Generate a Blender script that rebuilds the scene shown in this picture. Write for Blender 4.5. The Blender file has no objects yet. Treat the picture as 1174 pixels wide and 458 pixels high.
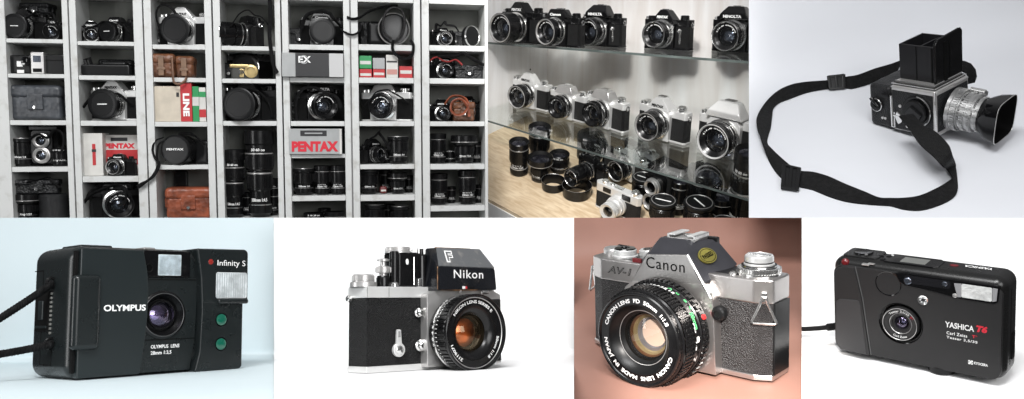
import bpy, bmesh, math, random
from mathutils import Vector, Matrix, Euler
random.seed(7)
SC = bpy.context.scene
COL = SC.collection
F, CX, CY = 1000.0, 587.0, 229.0
PI = math.pi
rad = math.radians

# ------------------------------------------------------------------ geometry
def ray(px, py):
    return Vector(((px-CX)/F, 1.0, -(py-CY)/F))

def P(px, py, y):
    return ray(px, py)*y

def rot(yaw, pitch=0, roll=0):
    return (Matrix.Rotation(rad(pitch), 3, 'X') @ Matrix.Rotation(rad(roll), 3, 'Y') @ Matrix.Rotation(rad(yaw), 3, 'Z'))

class Frame:
    """a local frame in the scene: rotation R, origin t, scale k"""
    def __init__(s, R, t, k=1.0):
        s.R = Matrix(R) if not isinstance(R, Matrix) else R
        s.t = Vector(t)*1.0; s.k = k
    def w(s, p): return s.t + s.R @ (Vector(p)*s.k)
    def M(s, p=(0, 0, 0), sc=1.0, yaw=0, pitch=0, roll=0):
        return Matrix.Translation(s.w(p)) @ (s.R @ rot(yaw, pitch, roll)).to_4x4() @ Matrix.Scale(s.k*sc, 4)
    def hit(s, px, py, n, d):
        r = s.R.transposed() @ ray(px, py); o = -(s.R.transposed() @ s.t)
        n = Vector(n); q = (n.dot(r))
        u = (d*s.k - n.dot(o))/q
        return (o + r*u)/s.k

class B:
    """collects shapes and links them as ONE mesh"""
    def __init__(s): s.bm = bmesh.new()
    def _merge(s, t, mi=0):
        for f in t.faces: f.material_index = mi
        me = bpy.data.meshes.new('tmp'); t.to_mesh(me); t.free()
        s.bm.from_mesh(me); bpy.data.meshes.remove(me)
        return s
    def raw(s, vs, fs, mi=0):
        v = [s.bm.verts.new(p) for p in vs]
        for f in fs:
            try: s.bm.faces.new([v[i] for i in f]).material_index = mi
            except ValueError: pass
        return s
    def _bev(s, t, bev, seg):
        if bev > 0:
            bmesh.ops.bevel(t, geom=list(t.edges), offset=bev, segments=seg, profile=0.5, affect='EDGES', clamp_overlap=True)
    def box(s, a, b, bev=0, seg=2, mi=0):
        t = bmesh.new()
        bmesh.ops.create_cube(t, size=1)
        for v in t.verts:
            v.co = Vector([(a[i]+b[i])/2 + v.co[i]*(b[i]-a[i]) for i in range(3)])
        s._bev(t, bev, seg); return s._merge(t, mi)
    def prism(s, poly, axis, a, b, bev=0, seg=2, mi=0, taper=None):
        t = bmesh.new()
        def pt(p, h):
            return (p[0], h, p[1]) if axis == 'y' else (p[0], p[1], h) if axis == 'z' else (h, p[0], p[1])
        lo = [t.verts.new(pt(p, a)) for p in poly]; hi = [t.verts.new(pt(p, b)) for p in (taper or poly)]
        t.faces.new(lo); t.faces.new(hi[::-1]); n = len(poly)
        for i in range(n): t.faces.new((lo[i], hi[i], hi[(i+1) % n], lo[(i+1) % n]))
        bmesh.ops.recalc_face_normals(t, faces=t.faces)
        s._bev(t, bev, seg); return s._merge(t, mi)
    def hull(s, pts, bev=0, seg=2, mi=0):
        t = bmesh.new()
        for p in pts: t.verts.new(p)
        r = bmesh.ops.convex_hull(t, input=t.verts)
        bmesh.ops.dissolve_limit(t, angle_limit=0.02, verts=t.verts, edges=t.edges)
        s._bev(t, bev, seg); return s._merge(t, mi)
    def lathe(s, prof, c=(0, 0, 0), axis='y', seg=40, mi=0, a0=0.0, a1=2*PI):
        full = abs(a1-a0-2*PI) < 1e-6
        t = bmesh.new(); rings = []
        n = seg if full else seg+1
        for r, d in prof:
            if r < 1e-6: rings.append([t.verts.new(s._ax(0, 0, d, c, axis))])
            else: rings.append([t.verts.new(s._ax(r*math.cos(a0+(a1-a0)*i/seg), r*math.sin(a0+(a1-a0)*i/seg), d, c, axis)) for i in range(n)])
        for A, Bq in zip(rings, rings[1:]):
            m = n if full else n-1
            for i in range(m):
                j = (i+1) % n
                try:
                    if len(A) == 1 and len(Bq) == 1: continue
                    if len(A) == 1: t.faces.new((A[0], Bq[i], Bq[j]))
                    elif len(Bq) == 1: t.faces.new((A[i], A[j], Bq[0]))
                    else: t.faces.new((A[i], A[j], Bq[j], Bq[i]))
                except ValueError: pass
        return s._merge(t, mi)
    @staticmethod
    def _ax(u, v, d, c, axis):
        if axis == 'y': return (c[0]+u, c[1]-d, c[2]+v)      # d runs towards -y (forwards)
        if axis == 'z': return (c[0]+u, c[1]+v, c[2]+d)
        return (c[0]-d, c[1]+u, c[2]+v)                       # 'x': d runs towards -x
    def knurl(s, r, dr, d0, d1, n, c=(0, 0, 0), axis='y', mi=0, duty=.55):
        t = bmesh.new(); e = (d1-d0)*.06
        A = []
        for d, k in ((d0, 0), (d0+e, 1), (d1-e, 1), (d1, 0)):
            row = []
            for i in range(n):
                for f, h in ((0, 0), (.12, 1), (duty, 1), (duty+.12, 0)):
                    a = 2*PI*(i+f)/n; rr = r + dr*h*k
                    row.append(t.verts.new(s._ax(rr*math.cos(a), rr*math.sin(a), d, c, axis)))
            A.append(row)
        N = 4*n
        for p, q in zip(A, A[1:]):
            for i in range(N): t.faces.new((p[i], p[(i+1) % N], q[(i+1) % N], q[i]))
        return s._merge(t, mi)
    def tube(s, pts, r, seg=8, closed=False, mi=0, flat=1.0):
        pts = [Vector(p) for p in pts]; n = len(pts); t = bmesh.new(); rings = []
        up = Vector((0.13, .21, 1)).normalized(); prev = None
        for i, p in enumerate(pts):
            a = pts[i-1] if (i or closed) else pts[0]; b = pts[(i+1) % n] if (i < n-1 or closed) else pts[-1]
            d = (b-a).normalized()
            x = d.cross(prev if prev is not None and abs(d.dot(prev)) < .99 else up)
            if x.length < 1e-5: x = d.cross(Vector((1, 0, 0)))
            x.normalize(); y = x.cross(d).normalized(); prev = y
            rr = r[i] if isinstance(r, (list, tuple)) else r
            rings.append([t.verts.new(p + x*math.cos(2*PI*k/seg)*rr + y*math.sin(2*PI*k/seg)*rr*flat) for k in range(seg)])
        m = n if closed else n-1
        for i in range(m):
            A, C = rings[i], rings[(i+1) % n]
            for k in range(seg): t.faces.new((A[k], A[(k+1) % seg], C[(k+1) % seg], C[k]))
        if not closed:
            t.faces.new(rings[0][::-1]); t.faces.new(rings[-1])
        return s._merge(t, mi)
    def ribbon(s, pairs, th, mi=0):
        """a strap: pairs of edge points, given a thickness"""
        t = bmesh.new(); rows = []
        pr = [(Vector(a), Vector(b)) for a, b in pairs]; n = len(pr)
        for i, (a, b) in enumerate(pr):
            d = (pr[min(i+1, n-1)][0]+pr[min(i+1, n-1)][1]-pr[max(i-1, 0)][0]-pr[max(i-1, 0)][1])
            nn = d.cross(b-a)
            nn = nn.normalized()*th/2 if nn.length > 1e-9 else Vector((0, 0, th/2))
            rows.append([t.verts.new(q) for q in (a+nn, b+nn, b-nn, a-nn)])
        for A, C in zip(rows, rows[1:]):
            for k in range(4): t.faces.new((A[k], A[(k+1) % 4], C[(k+1) % 4], C[k]))
        t.faces.new(rows[0]); t.faces.new(rows[-1][::-1])
        return s._merge(t, mi)
    def obj(s, name, mat, parent=None, M=None, smooth=True, ang=0.62, weld=False):
        bm = s.bm
        if weld: bmesh.ops.remove_doubles(bm, verts=bm.verts, dist=1e-5)
        bmesh.ops.recalc_face_normals(bm, faces=bm.faces)
        for e in bm.edges:
            if len(e.link_faces) == 2 and e.calc_face_angle(0) > ang: e.smooth = False
        for f in bm.faces: f.smooth = smooth
        me = bpy.data.meshes.new(name); bm.to_mesh(me); bm.free()
        for m in (mat if isinstance(mat, (list, tuple)) else [mat]): me.materials.append(m)
        o = bpy.data.objects.new(name, me); COL.objects.link(o)
        if smooth:
            w = o.modifiers.new('even_shading', 'WEIGHTED_NORMAL'); w.keep_sharp = True; w.weight = 80
        if parent is not None: o.parent = parent
        if M is not None: o.matrix_basis = M
        return o

def thing(name, label, cat, M=None, group=None):
    o = bpy.data.objects.new(name, None); COL.objects.link(o)
    o.empty_display_size = .1
    tag(o, label, cat, group)
    if M is not None: o.matrix_basis = M
    return o

def tag(o, label=None, cat=None, group=None, kind=None):
    for k, v in (('label', label), ('category', cat), ('group', group), ('kind', kind)):
        if v: o[k] = v
    return o

KIDS = {}
def kids(o): return [c for c in bpy.data.objects if c.parent == o]
def dup(o, label=None, group=None, M=None, cat=None, cache={}):
    """a copy of a thing with copies of its parts and sub-parts"""
    if o.name not in cache:
        cache[o.name] = [(c, list(kids(c))) for c in kids(o)]
    r = o.copy(); COL.objects.link(r)
    for c, gs in cache[o.name]:
        d = c.copy(); COL.objects.link(d); d.parent = r
        for g in gs:
            e = g.copy(); COL.objects.link(e); e.parent = d
    tag(r, label, cat, group)
    if M is not None: r.matrix_basis = M
    return r

# ------------------------------------------------------------------ writing
def glyphs(s, bold=0.0, spacing=1.0, shear=0.0):
    cu = bpy.data.curves.new('lettering', 'FONT'); cu.body = s; cu.size = 1; cu.offset = bold
    cu.space_character = spacing; cu.shear = shear; cu.resolution_u = 3
    o = bpy.data.objects.new('lettering', cu); COL.objects.link(o)
    dg = bpy.context.evaluated_depsgraph_get(); dg.update()
    me = bpy.data.meshes.new_from_object(o.evaluated_get(dg))
    vs = [(v.co.x, v.co.y) for v in me.vertices]; fs = [tuple(p.vertices) for p in me.polygons]
    bpy.data.objects.remove(o); bpy.data.curves.remove(cu); bpy.data.meshes.remove(me)
    return vs, fs

def letters(s, fn, mat, parent, name='lettering', bold=.0, spacing=1.0, shear=0, box=None, h=None):
    """writes s; fn maps a flat point (u,v) to the surface; box=(u0,u1,v0,v1) fits the ink into it"""
    vs, fs = glyphs(s, bold, spacing, shear)
    x0 = min(v[0] for v in vs); x1 = max(v[0] for v in vs); y0 = min(v[1] for v in vs); y1 = max(v[1] for v in vs)
    if box:
        sx = (box[1]-box[0])/(x1-x0); sy = (box[3]-box[2])/(y1-y0)
        vs = [(box[0]+(x-x0)*sx, box[2]+(y-y0)*sy) for x, y in vs]
    b = B(); b.raw([fn(u, v) for u, v in vs], fs)
    return b.obj(name, mat, parent, smooth=False)

def flat_y(y): return lambda u, v: (u, y, v)

def arc_letters(s, mat, parent, c, r, a_start, a_end, hgt, y, bold=.02, name='lettering', inward=False):
    """letters round a ring in the xz plane, clockwise from a_start to a_end (degrees), tops outward"""
    vs, fs = glyphs(s, bold, 1.0)
    x0 = min(v[0] for v in vs); x1 = max(v[0] for v in vs)
    def fn(u, v):
        q = (u-x0)/(x1-x0); a = rad(a_start+(a_end-a_start)*q)
        rr = r + v/.72*hgt if not inward else r + hgt - v/.72*hgt
        return (c[0]+rr*math.cos(a), y, c[2]+rr*math.sin(a))
    b = B(); b.raw([fn(*v) for v in vs], fs)
    return b.obj(name, mat, parent, smooth=False)

def barrel_letters(s, mat, parent, c, r, a_start, a_end, y0, hgt, bold=.02, name='lettering'):
    """letters on a barrel running along y; tops towards the camera body (+y)"""
    vs, fs = glyphs(s, bold, 1.0)
    x0 = min(v[0] for v in vs); x1 = max(v[0] for v in vs)
    def fn(u, v):
        a = rad(a_start+(a_end-a_start)*(u-x0)/(x1-x0))
        return (c[0]+r*math.cos(a), y0+v/.72*hgt, c[2]+r*math.sin(a))
    b = B(); b.raw([fn(*v) for v in vs], fs)
    return b.obj(name, mat, parent, smooth=False)

# ------------------------------------------------------------------ materials
def pbr(name, col, rough=.5, metal=0.0, spec=.5, coat=0.0, bump=None, var=0.0, vscale=6.0, rvar=0.0, dirt=None):
    m = bpy.data.materials.new(name); m.use_nodes = True
    nt = m.node_tree; N = nt.nodes; L = nt.links; N.clear()
    out = N.new('ShaderNodeOutputMaterial'); p = N.new('ShaderNodeBsdfPrincipled')
    L.new(p.outputs[0], out.inputs[0])
    p.inputs['Base Color'].default_value = (*col, 1); p.inputs['Roughness'].default_value = rough
    p.inputs['Metallic'].default_value = metal; p.inputs['Specular IOR Level'].default_value = spec
    p.inputs['Coat Weight'].default_value = coat; p.inputs['Coat Roughness'].default_value = .08
    tc = N.new('ShaderNodeTexCoord')
    if var or rvar:
        no = N.new('ShaderNodeTexNoise'); no.inputs['Scale'].default_value = vscale; no.inputs['Detail'].default_value = 5
        L.new(tc.outputs['Object'], no.inputs['Vector'])
    if var:
        mx = N.new('ShaderNodeMix'); mx.data_type = 'RGBA'
        c2 = dirt if dirt else tuple(min(1, c*(1+var)) for c in col)
        c1 = col if dirt else tuple(c*(1-var) for c in col)
        mx.inputs[6].default_value = (*c1, 1); mx.inputs[7].default_value = (*c2, 1)
        mr = N.new('ShaderNodeMapRange'); mr.inputs[1].default_value = .38 if not dirt else .55; mr.inputs[2].default_value = .64 if not dirt else .8
        L.new(no.outputs[0], mr.inputs[0]); L.new(mr.outputs[0], mx.inputs[0]); L.new(mx.outputs[2], p.inputs['Base Color'])
    if rvar:
        mr2 = N.new('ShaderNodeMapRange'); mr2.inputs[1].default_value = .3; mr2.inputs[2].default_value = .7
        mr2.inputs[3].default_value = max(.02, rough-rvar); mr2.inputs[4].default_value = min(1, rough+rvar)
        L.new(no.outputs[0], mr2.inputs[0]); L.new(mr2.outputs[0], p.inputs['Roughness'])
    if bump:
        kind, sc, st = bump
        if kind == 'grain':
            t = N.new('ShaderNodeTexVoronoi'); t.inputs['Scale'].default_value = sc; o = t.outputs['Distance']
        elif kind == 'weave':
            t = N.new('ShaderNodeTexWave'); t.inputs['Scale'].default_value = sc; t.bands_direction = 'DIAGONAL'; o = t.outputs[1]
        else:
            t = N.new('ShaderNodeTexNoise'); t.inputs['Scale'].default_value = sc; t.inputs['Detail'].default_value = 6; o = t.outputs[0]
        L.new(tc.outputs['Object'], t.inputs['Vector'])
        bn = N.new('ShaderNodeBump'); bn.inputs['Strength'].default_value = st; bn.inputs['Distance'].default_value = .02
        L.new(o, bn.inputs['Height']); L.new(bn.outputs[0], p.inputs['Normal'])
    return m

def glass(name, tint=(1, 1, 1), gcol=(1, 1, 1), blend=.25, rough=.0, base=.04):
    """thin coated glass: see-through, mirror-like at grazing angles"""
    m = bpy.data.materials.new(name); m.use_nodes = True
    nt = m.node_tree; N = nt.nodes; L = nt.links; N.clear()
    out = N.new('ShaderNodeOutputMaterial'); mix = N.new('ShaderNodeMixShader')
    t = N.new('ShaderNodeBsdfTransparent'); g = N.new('ShaderNodeBsdfGlossy'); lw = N.new('ShaderNodeLayerWeight')
    t.inputs[0].default_value = (*tint, 1); g.inputs[0].default_value = (*gcol, 1); g.inputs['Roughness'].default_value = rough
    lw.inputs[0].default_value = .5
    pw = N.new('ShaderNodeMath'); pw.operation = 'POWER'; pw.inputs[1].default_value = 1.0/max(.05, blend)
    ad = N.new('ShaderNodeMath'); ad.operation = 'ADD'; ad.use_clamp = True; ad.inputs[1].default_value = base
    L.new(lw.outputs['Facing'], pw.inputs[0]); L.new(pw.outputs[0], ad.inputs[0]); L.new(ad.outputs[0], mix.inputs[0])
    L.new(t.outputs[0], mix.inputs[1]); L.new(g.outputs[0], mix.inputs[2]); L.new(mix.outputs[0], out.inputs[0])
    return m

def wood(name, c1, c2, sc, rough=.5, stretch=(1, 1, 8), coat=0.0):
    m = pbr(name, c1, rough, coat=coat); nt = m.node_tree; N = nt.nodes; L = nt.links
    p = next(n for n in N if n.type == 'BSDF_PRINCIPLED'); tc = next(n for n in N if n.type == 'TEX_COORD')
    mp = N.new('ShaderNodeMapping'); mp.inputs['Scale'].default_value = stretch
    no = N.new('ShaderNodeTexNoise'); no.inputs['Scale'].default_value = sc; no.inputs['Detail'].default_value = 7; no.inputs['Distortion'].default_value = .6
    cr = N.new('ShaderNodeValToRGB'); cr.color_ramp.elements[0].position = .36; cr.color_ramp.elements[1].position = .66
    cr.color_ramp.elements[0].color = (*c2, 1); cr.color_ramp.elements[1].color = (*c1, 1)
    L.new(tc.outputs['Object'], mp.inputs[0]); L.new(mp.outputs[0], no.inputs['Vector']); L.new(no.outputs[0], cr.inputs[0]); L.new(cr.outputs[0], p.inputs['Base Color'])
    return m

def lin(r, g, b): return tuple(((c/255)/12.92 if c/255 <= .04045 else ((c/255+.055)/1.055)**2.4) for c in (r, g, b))

MT = {}
MT['black_plastic'] = pbr('black_plastic', (.006, .0062, .0066), .34, spec=.28, bump=('noise', 120, .012), rvar=.02)
MT['black_gloss'] = pbr('black_gloss', (.004, .004, .0045), .1, spec=.4, rvar=.04)
MT['black_metal'] = pbr('black_metal', (.005, .005, .0054), .24, spec=.36, rvar=.03, var=.15)
MT['black_matte'] = pbr('black_matte', (.003, .003, .003), .6, spec=.15)
MT['leatherette'] = pbr('leatherette', (.006, .006, .0063), .44, spec=.26, bump=('grain', 70, .75), rvar=.06, var=.3, vscale=12)
MT['leatherette_grey'] = pbr('leatherette_grey', (.019, .018, .0185), .42, spec=.36, bump=('grain', 75, .6), rvar=.08, var=.25)
MT['chrome'] = pbr('chrome', (.80, .80, .79), .16, .95, rvar=.03, var=.03)
MT['satin'] = pbr('satin_chrome', (.60, .59, .58), .34, .75, rvar=.02, var=.03)
MT['satin_light'] = pbr('satin_light', (.74, .74, .73), .36, .45, rvar=.02, var=.03)
MT['white'] = pbr('white_paint', (.8, .8, .79), .5)
MT['white_letter'] = pbr('white_letter', (.85, .85, .84), .6, spec=.2)
MT['red_paint'] = pbr('red_paint', (.5, .02, .025), .45)
MT['green_paint'] = pbr('green_paint', (.03, .35, .08), .45)
MT['red_ink'] = pbr('red_ink', (.62, .02, .04), .6)
MT['glass_clear'] = glass('glass_clear', (.96, .97, .98), (1, 1, 1), .3, .02, .03)
MT['glass_purple'] = glass('glass_purple', (.9, .86, .98), (.8, .7, 1), .35, .03, .10)
MT['glass_amber'] = glass('glass_amber', (1, .86, .66), (1, .8, .55), .3, .03, .05)
MT['lens_deep'] = pbr('lens_deep', (.05, .05, .065), .12, .8)
MT['lens_blue'] = pbr('lens_blue', (.16, .18, .22), .12, .8)
MT['strap'] = pbr('strap_black', (.0075, .0075, .008), .7, spec=.2, bump=('weave', 60, .6), var=.45, vscale=25)
MT['brown_leather'] = pbr('brown_leather', (.13, .05, .022), .45, spec=.5, bump=('grain', 22, .4), var=.45, vscale=9)
MT['rust_leather'] = pbr('rust_leather', (.23, .06, .028), .4, spec=.5, bump=('grain', 22, .3), var=.4, vscale=8)
MT['black_leather'] = pbr('black_leather', (.009, .0095, .0105), .42, spec=.38, bump=('grain', 60, .4), rvar=.1, var=.3)

def cut(o, b):
    """hollows out a recess: subtracts the shape b from the object o for good"""
    c = b.obj('cutter', MT['black_matte'])
    c.matrix_basis = Matrix.Identity(4)
    par = o.parent; o.parent = None; o.modifiers.clear()
    m = o.modifiers.new('cut', 'BOOLEAN'); m.operation = 'DIFFERENCE'; m.solver = 'EXACT'; m.object = c
    bpy.context.view_layer.update()
    dg = bpy.context.evaluated_depsgraph_get(); dg.update()
    me = bpy.data.meshes.new_from_object(o.evaluated_get(dg)); o.modifiers.clear()
    w = o.modifiers.new('even_shading', 'WEIGHTED_NORMAL'); w.keep_sharp = True; w.weight = 80
    o.data = me; o.parent = par
    bpy.data.objects.remove(c)
KEY, FILL, FLASH, WORLD, CAB_FILL, SIDE = 1330, 430, 6000, .42, 4800, 110
# ================================================================== the grey and black compact with a sliding cover
POSE = {
 'olympus': ([[0.63383, -0.77317, -0.02186], [0.76916, 0.62705, 0.12332], [-0.08164, -0.09498, 0.99213]], [-5.07216, 10.0, -2.08104]),
 'nikon': ([[0.75100, -0.66009, -0.01663], [0.65630, 0.74344, 0.12871], [-0.07260, -0.10757, 0.99154]], [-1.66615, 10.0, -1.99620]),
 'canon': ([[0.74182, 0.66983, -0.03207], [-0.66697, 0.73199, -0.13908], [-0.06968, 0.12456, 0.98976]], [2.76510, 10.0, -2.07329]),
 'yashica': ([[0.71916, 0.68672, -0.10591], [-0.68978, 0.68722, -0.22787], [-0.08370, 0.23693, 0.96791]], [3.68477, 10.0, -1.71204]),
 'hassy': ([[0.83929, -0.49739, -0.21956], [0.38799, 0.83083, -0.39899], [0.38087, 0.24967, 0.89028]], [4.86492, 10.0, 0.73004]),
}
KB, KH = .62, .9
def frame(n, k): return Frame(POSE[n][0], Vector(POSE[n][1])*k, k)
FO, FN, FC, FY, FH = frame('olympus', KB), frame('nikon', KB), frame('canon', KB), frame('yashica', KB), frame('hassy', KH)

def ellipse(cx, cz, rx, rz, n=28): return [(cx+rx*math.cos(2*PI*i/n), cz+rz*math.sin(2*PI*i/n)) for i in range(n)]
def rrect(x0, x1, z0, z1, r, n=5):
    o = []
    for cx, cz, a in ((x1-r, z1-r, 0), (x0+r, z1-r, 90), (x0+r, z0+r, 180), (x1-r, z0+r, 270)):
        for i in range(n+1):
            t = rad(a+90*i/n); o.append((cx+r*math.cos(t), cz+r*math.sin(t)))
    return o

def lens_stack(parent, c, y, r, depth, rear, front=None, name='lens_glass', rings=4, bulge=.25):
    """a glass element with a tinted surface behind it, seen down a black tunnel"""
    b = B()
    for i in range(rings):                                   # stepped tunnel
        q = i/rings; r1 = r*(1-.3*q); d = -depth*q
        b.lathe([(r1, d), (r1, d-depth/rings*.8), (r*(1-.3*(i+1)/rings), d-depth/rings)], (c[0], y, c[2]), seg=36)
    b.obj('lens_tunnel', MT['black_matte'], parent)
    rr = r*.78
    b = B(); b.lathe([(0, -depth*.52), (rr*.35, -depth*.56), (rr*.7, -depth*.66), (rr, -depth*.86)], (c[0], y, c[2]), seg=36)
    b.obj('rear_element', rear, parent)
    b = B(); b.lathe([(r*.99, -.02*r), (r*.8, bulge*r*.36), (r*.5, bulge*r*.75), (r*.2, bulge*r*.97), (0, bulge*r)], (c[0], y, c[2]), seg=40)
    b.obj(name, front or MT['glass_clear'], parent)

def build_olympus():
    W, H, D = 2.22, 1.565, 1.149
    MT['compact_body'] = pbr('compact_body', (.009, .012, .0125), .28, spec=.45, bump=('noise', 170, .012), rvar=.015)
    MT['compact_cover'] = pbr('compact_cover', (.013, .018, .019), .30, spec=.45, bump=('noise', 170, .012), rvar=.015)
    MT['frosted'] = pbr('frosted_window', (.55, .62, .64), .25, spec=.6, bump=('noise', 30, .4), var=.25, vscale=9)
    MT['flash_lens'] = pbr('flash_lens', (.52, .55, .56), .2, spec=.6, bump=('noise', 22, .5), var=.3, vscale=6)
    MT['green_button'] = pbr('green_button', (.0, .10, .06), .25, spec=.6, coat=.6)
    root = thing('compact_camera', 'dark grey compact camera with sliding cover and two green buttons on pale blue paper', 'camera', FO.M())
    b = B(); b.box((0, .03, 0), (W, D, H), .17, 7); body = b.obj('body', MT['compact_body'], root)
    # sliding cover with a finger bulge
    xs = [(.06, .02), (.816, .02), (.868, .35), (.898, .7), (.904, 1.03), (.88, 1.28), (.825, 1.53), (.06, 1.53)]
    b = B(); b.prism(xs, 'y', -.035, .08, .018, 2); cov = b.obj('sliding_cover', MT['compact_cover'], root)
    b = B(); b.box((-.035, -.115, .345), (.285, .02, 1.215), .06, 5); b.obj('finger_grip', MT['compact_body'], cov)
    b = B(); b.box((.012, .005, .08), (.05, .06, 1.5), .004); b.obj('seam', MT['black_matte'], cov)
    letters('OLYMPUS', flat_y(-.0385), MT['white_letter'], cov, box=(.345, .868, .785, .862), bold=.03)
    # lens panel
    b = B(); b.prism([(.80, .03), (1.50, .03), (1.56, .4), (1.58, .8), (1.575, 1.19), (.80, 1.19)], 'y', .0, .07, .012, 2)
    pan = b.obj('lens_panel', MT['compact_body'], root)
    b = B(); b.box((.90, -.006, .419), (1.555, .003, .431), 0); b.box((.90, -.006, 1.165), (1.57, .004, 1.176), 0); b.obj('groove', MT['black_matte'], pan)
    letters('OLYMPUS  LENS', flat_y(-.0045), MT['white_letter'], pan, box=(.965, 1.345, .318, .362), bold=.02)
    letters('28mm 1:3,5', flat_y(-.0045), MT['white_letter'], pan, box=(.965, 1.24, .235, .287), bold=.02)
    c = (1.113, 0, .731)
    b = B(); b.lathe([(.30, -.02), (.30, .012), (.272, .03), (.255, .03), (.25, .012), (.20, -.055), (.185, -.055), (.18, -.02), (.162, -.02), (.155, -.07)], c, seg=56)
    lens = b.obj('lens', MT['black_metal'], root)
    for o_ in (body, pan):
        k = B(); k.lathe([(0, .2), (.27, .2), (.27, -.25), (0, -.25)], c, seg=56); cut(o_, k)
    b = B(); b.lathe([(.264, .0305), (.268, .0325), (.272, .0305)], c, seg=56); b.obj('lens_ring', pbr('dark_rim', (.10, .10, .10), .3, .6), lens)
    lens_stack(lens, (c[0], 0, c[2]), .06, .155, .14, pbr('violet_coating', (.42, .36, .55), .2, .85, var=.5, vscale=7), MT['glass_purple'])
    # viewfinder
    b = B(); b.box((.84, .004, 1.205), (1.475, .06, 1.535), .012); vf = b.obj('viewfinder_surround', MT['black_gloss'], root)
    b = B(); b.box((1.036, -.004, 1.222), (1.347, .012, 1.488), .008); b.obj('viewfinder_window', MT['frosted'], vf)
    b = B(); b.box((1.05, -.0065, 1.235), (1.335, -.0042, 1.475), 0); b.obj('viewfinder_glass', MT['glass_clear'], vf)
    b = B(); b.lathe([(.055, .003), (.05, .006), (.042, -.004), (0, -.004)], (.915, 0, 1.312)); b.obj('sensor_port', MT['black_matte'], vf)
    # grip with flash
    g = [(1.50, -.0), (1.565, .25), (1.585, .75), (1.56, 1.2), (1.50, 1.575), (2.235, 1.585), (2.265, 1.54), (2.265, .87), (2.235, .83), (2.205, .80), (2.195, .03), (2.165, 0)]
    b = B(); b.prism([(1.50, 0), (1.565, .25), (1.585, .75), (1.58, .90), (2.2, .90), (2.2, .03), (2.165, 0)], 'y', -.105, .5, .03, 3); b.prism([(1.58, .86), (1.56, 1.2), (1.50, 1.575), (2.235, 1.585), (2.275, 1.545), (2.275, .86)], 'y', -.107, .45, .045, 4); grip = b.obj('hand_grip', MT['compact_body'], root)
    b = B(); b.box((1.80, -.15, .855), (2.262, -.06, .925), .03, 3); b.obj('flash_lip', MT['compact_body'], grip)
    b = B(); b.prism(rrect(1.782, 2.247, .928, 1.272, .03), 'y', -.118, -.09, .006, 2); fl = b.obj('flash_window', MT['flash_lens'], grip)
    b = B()
    for i in range(13): b.box((1.795+i*.034, -.1215, .94), (1.803+i*.034, -.1165, 1.26), 0)
    b.obj('flash_grating', pbr('grating', (.33, .37, .38), .3), fl)
    for z in (.651, .335):
        b = B(); b.lathe([(.088, .099), (.088, .108), (.078, .108), (.076, .10)], (1.874, 0, z)); bt = b.obj('button_ring', MT['black_gloss'], grip)
        b = B(); b.lathe([(.075, .10), (.072, .113), (.05, .12), (0, .122)], (1.874, 0, z)); b.obj('button', MT['green_button'], grip)
    b = B(); b.lathe([(.036, .1), (.036, .108), (.026, .112), (0, .112)], (1.703, 0, 1.405)); b.obj('indicator_lamp', pbr('lamp_red', (.25, .02, .015), .2), grip)
    letters('Infinity S', flat_y(-.1085), MT['white_letter'], grip, box=(1.80, 2.222, 1.335, 1.435), bold=.0)
    # left end
    b = B(); b.box((-.012, .60, .56), (.02, .99, 1.05), .008); hatch = b.obj('mode_switch', MT['black_matte'], root)
    b = B(); b.box((-.03, .74, .70), (0, .86, .93), .01); b.box((-.022, .64, .60), (0, .95, .63), .004); b.obj('switch_slider', MT['compact_cover'], hatch)
    b = B()
    for i in range(10): b.box((-.014, .535, .53+i*.052), (.01, .575, .558+i*.052), .004)
    b.obj('ridges', pbr('ridge_grey', (.16, .16, .15), .5), root)
    b = B(); b.box((-.004, .80, .16), (.02, .812, 1.3), 0); b.box((-.004, .80, 1.29), (.02, 1.05, 1.302), 0); b.box((-.004, .50, .16), (.02, .81, .17), 0); b.box((-.004, .50, .16), (.02, .51, .42), 0)
    b.obj('seam', MT['black_matte'], root)
    for y, z in ((.526, 1.139), (.487, .423)):
        b = B(); b.tube([(-.03+.05*math.cos(t*PI/8), y, z+.06*math.sin(t*PI/8)) for t in range(16)], .018, 8, True); b.obj('strap_lug', MT['black_metal'], root)
    b = B(); b.box((.22, .35, H-.01), (.62, .85, H+.035), .02, 3); b.obj('shutter_button', MT['compact_body'], root)
    b = B(); b.box((.95, .2, H-.01), (1.1, .5, H+.02), .01, 3); b.obj('top_slider', MT['satin'], root)
    b = B(); b.box((1.86, .12, H-.01), (1.98, .3, H+.03), .012, 3); b.obj('self_timer_button', pbr('timer_red', (.3, .03, .02), .4), root)
    # wrist cord: runs from the lugs out to the left
    st = thing('camera_strap', 'black braided cord in two strands tied to the end of the grey compact camera', 'strap')
    for (a, mid, e) in (((60.5, 325), (30, 347), (-30, 384)), ((60, 394.5), (30, 402), (-30, 411))):
        q = FO.hit(a[0], a[1], (1, 0, 0), -.02); y0 = FO.w(q).y
        pts = []
        for i in range(25):
            s = i/24
            px = (1-s)**2*a[0]+2*s*(1-s)*mid[0]+s*s*e[0]; py = (1-s)**2*a[1]+2*s*(1-s)*mid[1]+s*s*e[1]
            pts.append(P(px, py, y0-.012*math.sin(s*PI)-.25*s*s))
        b = B()
        for ph in (0, 2*PI/3, 4*PI/3):
            tw = []
            for i in range(97):
                s = i/96*24; k = min(int(s), 23); f = s-k
                p = pts[k].lerp(pts[k+1], f); a_ = ph + i*.62
                d = (pts[min(k+1, 24)]-pts[k]).normalized(); u = d.cross(Vector((0, 1, 0))).normalized(); v = u.cross(d)
                tw.append(p + (u*math.cos(a_)+v*math.sin(a_))*.0135)
            b.tube(tw, .0165, 6)
        b.obj('cord_strand', MT['strap'], st)
build_olympus()

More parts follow.
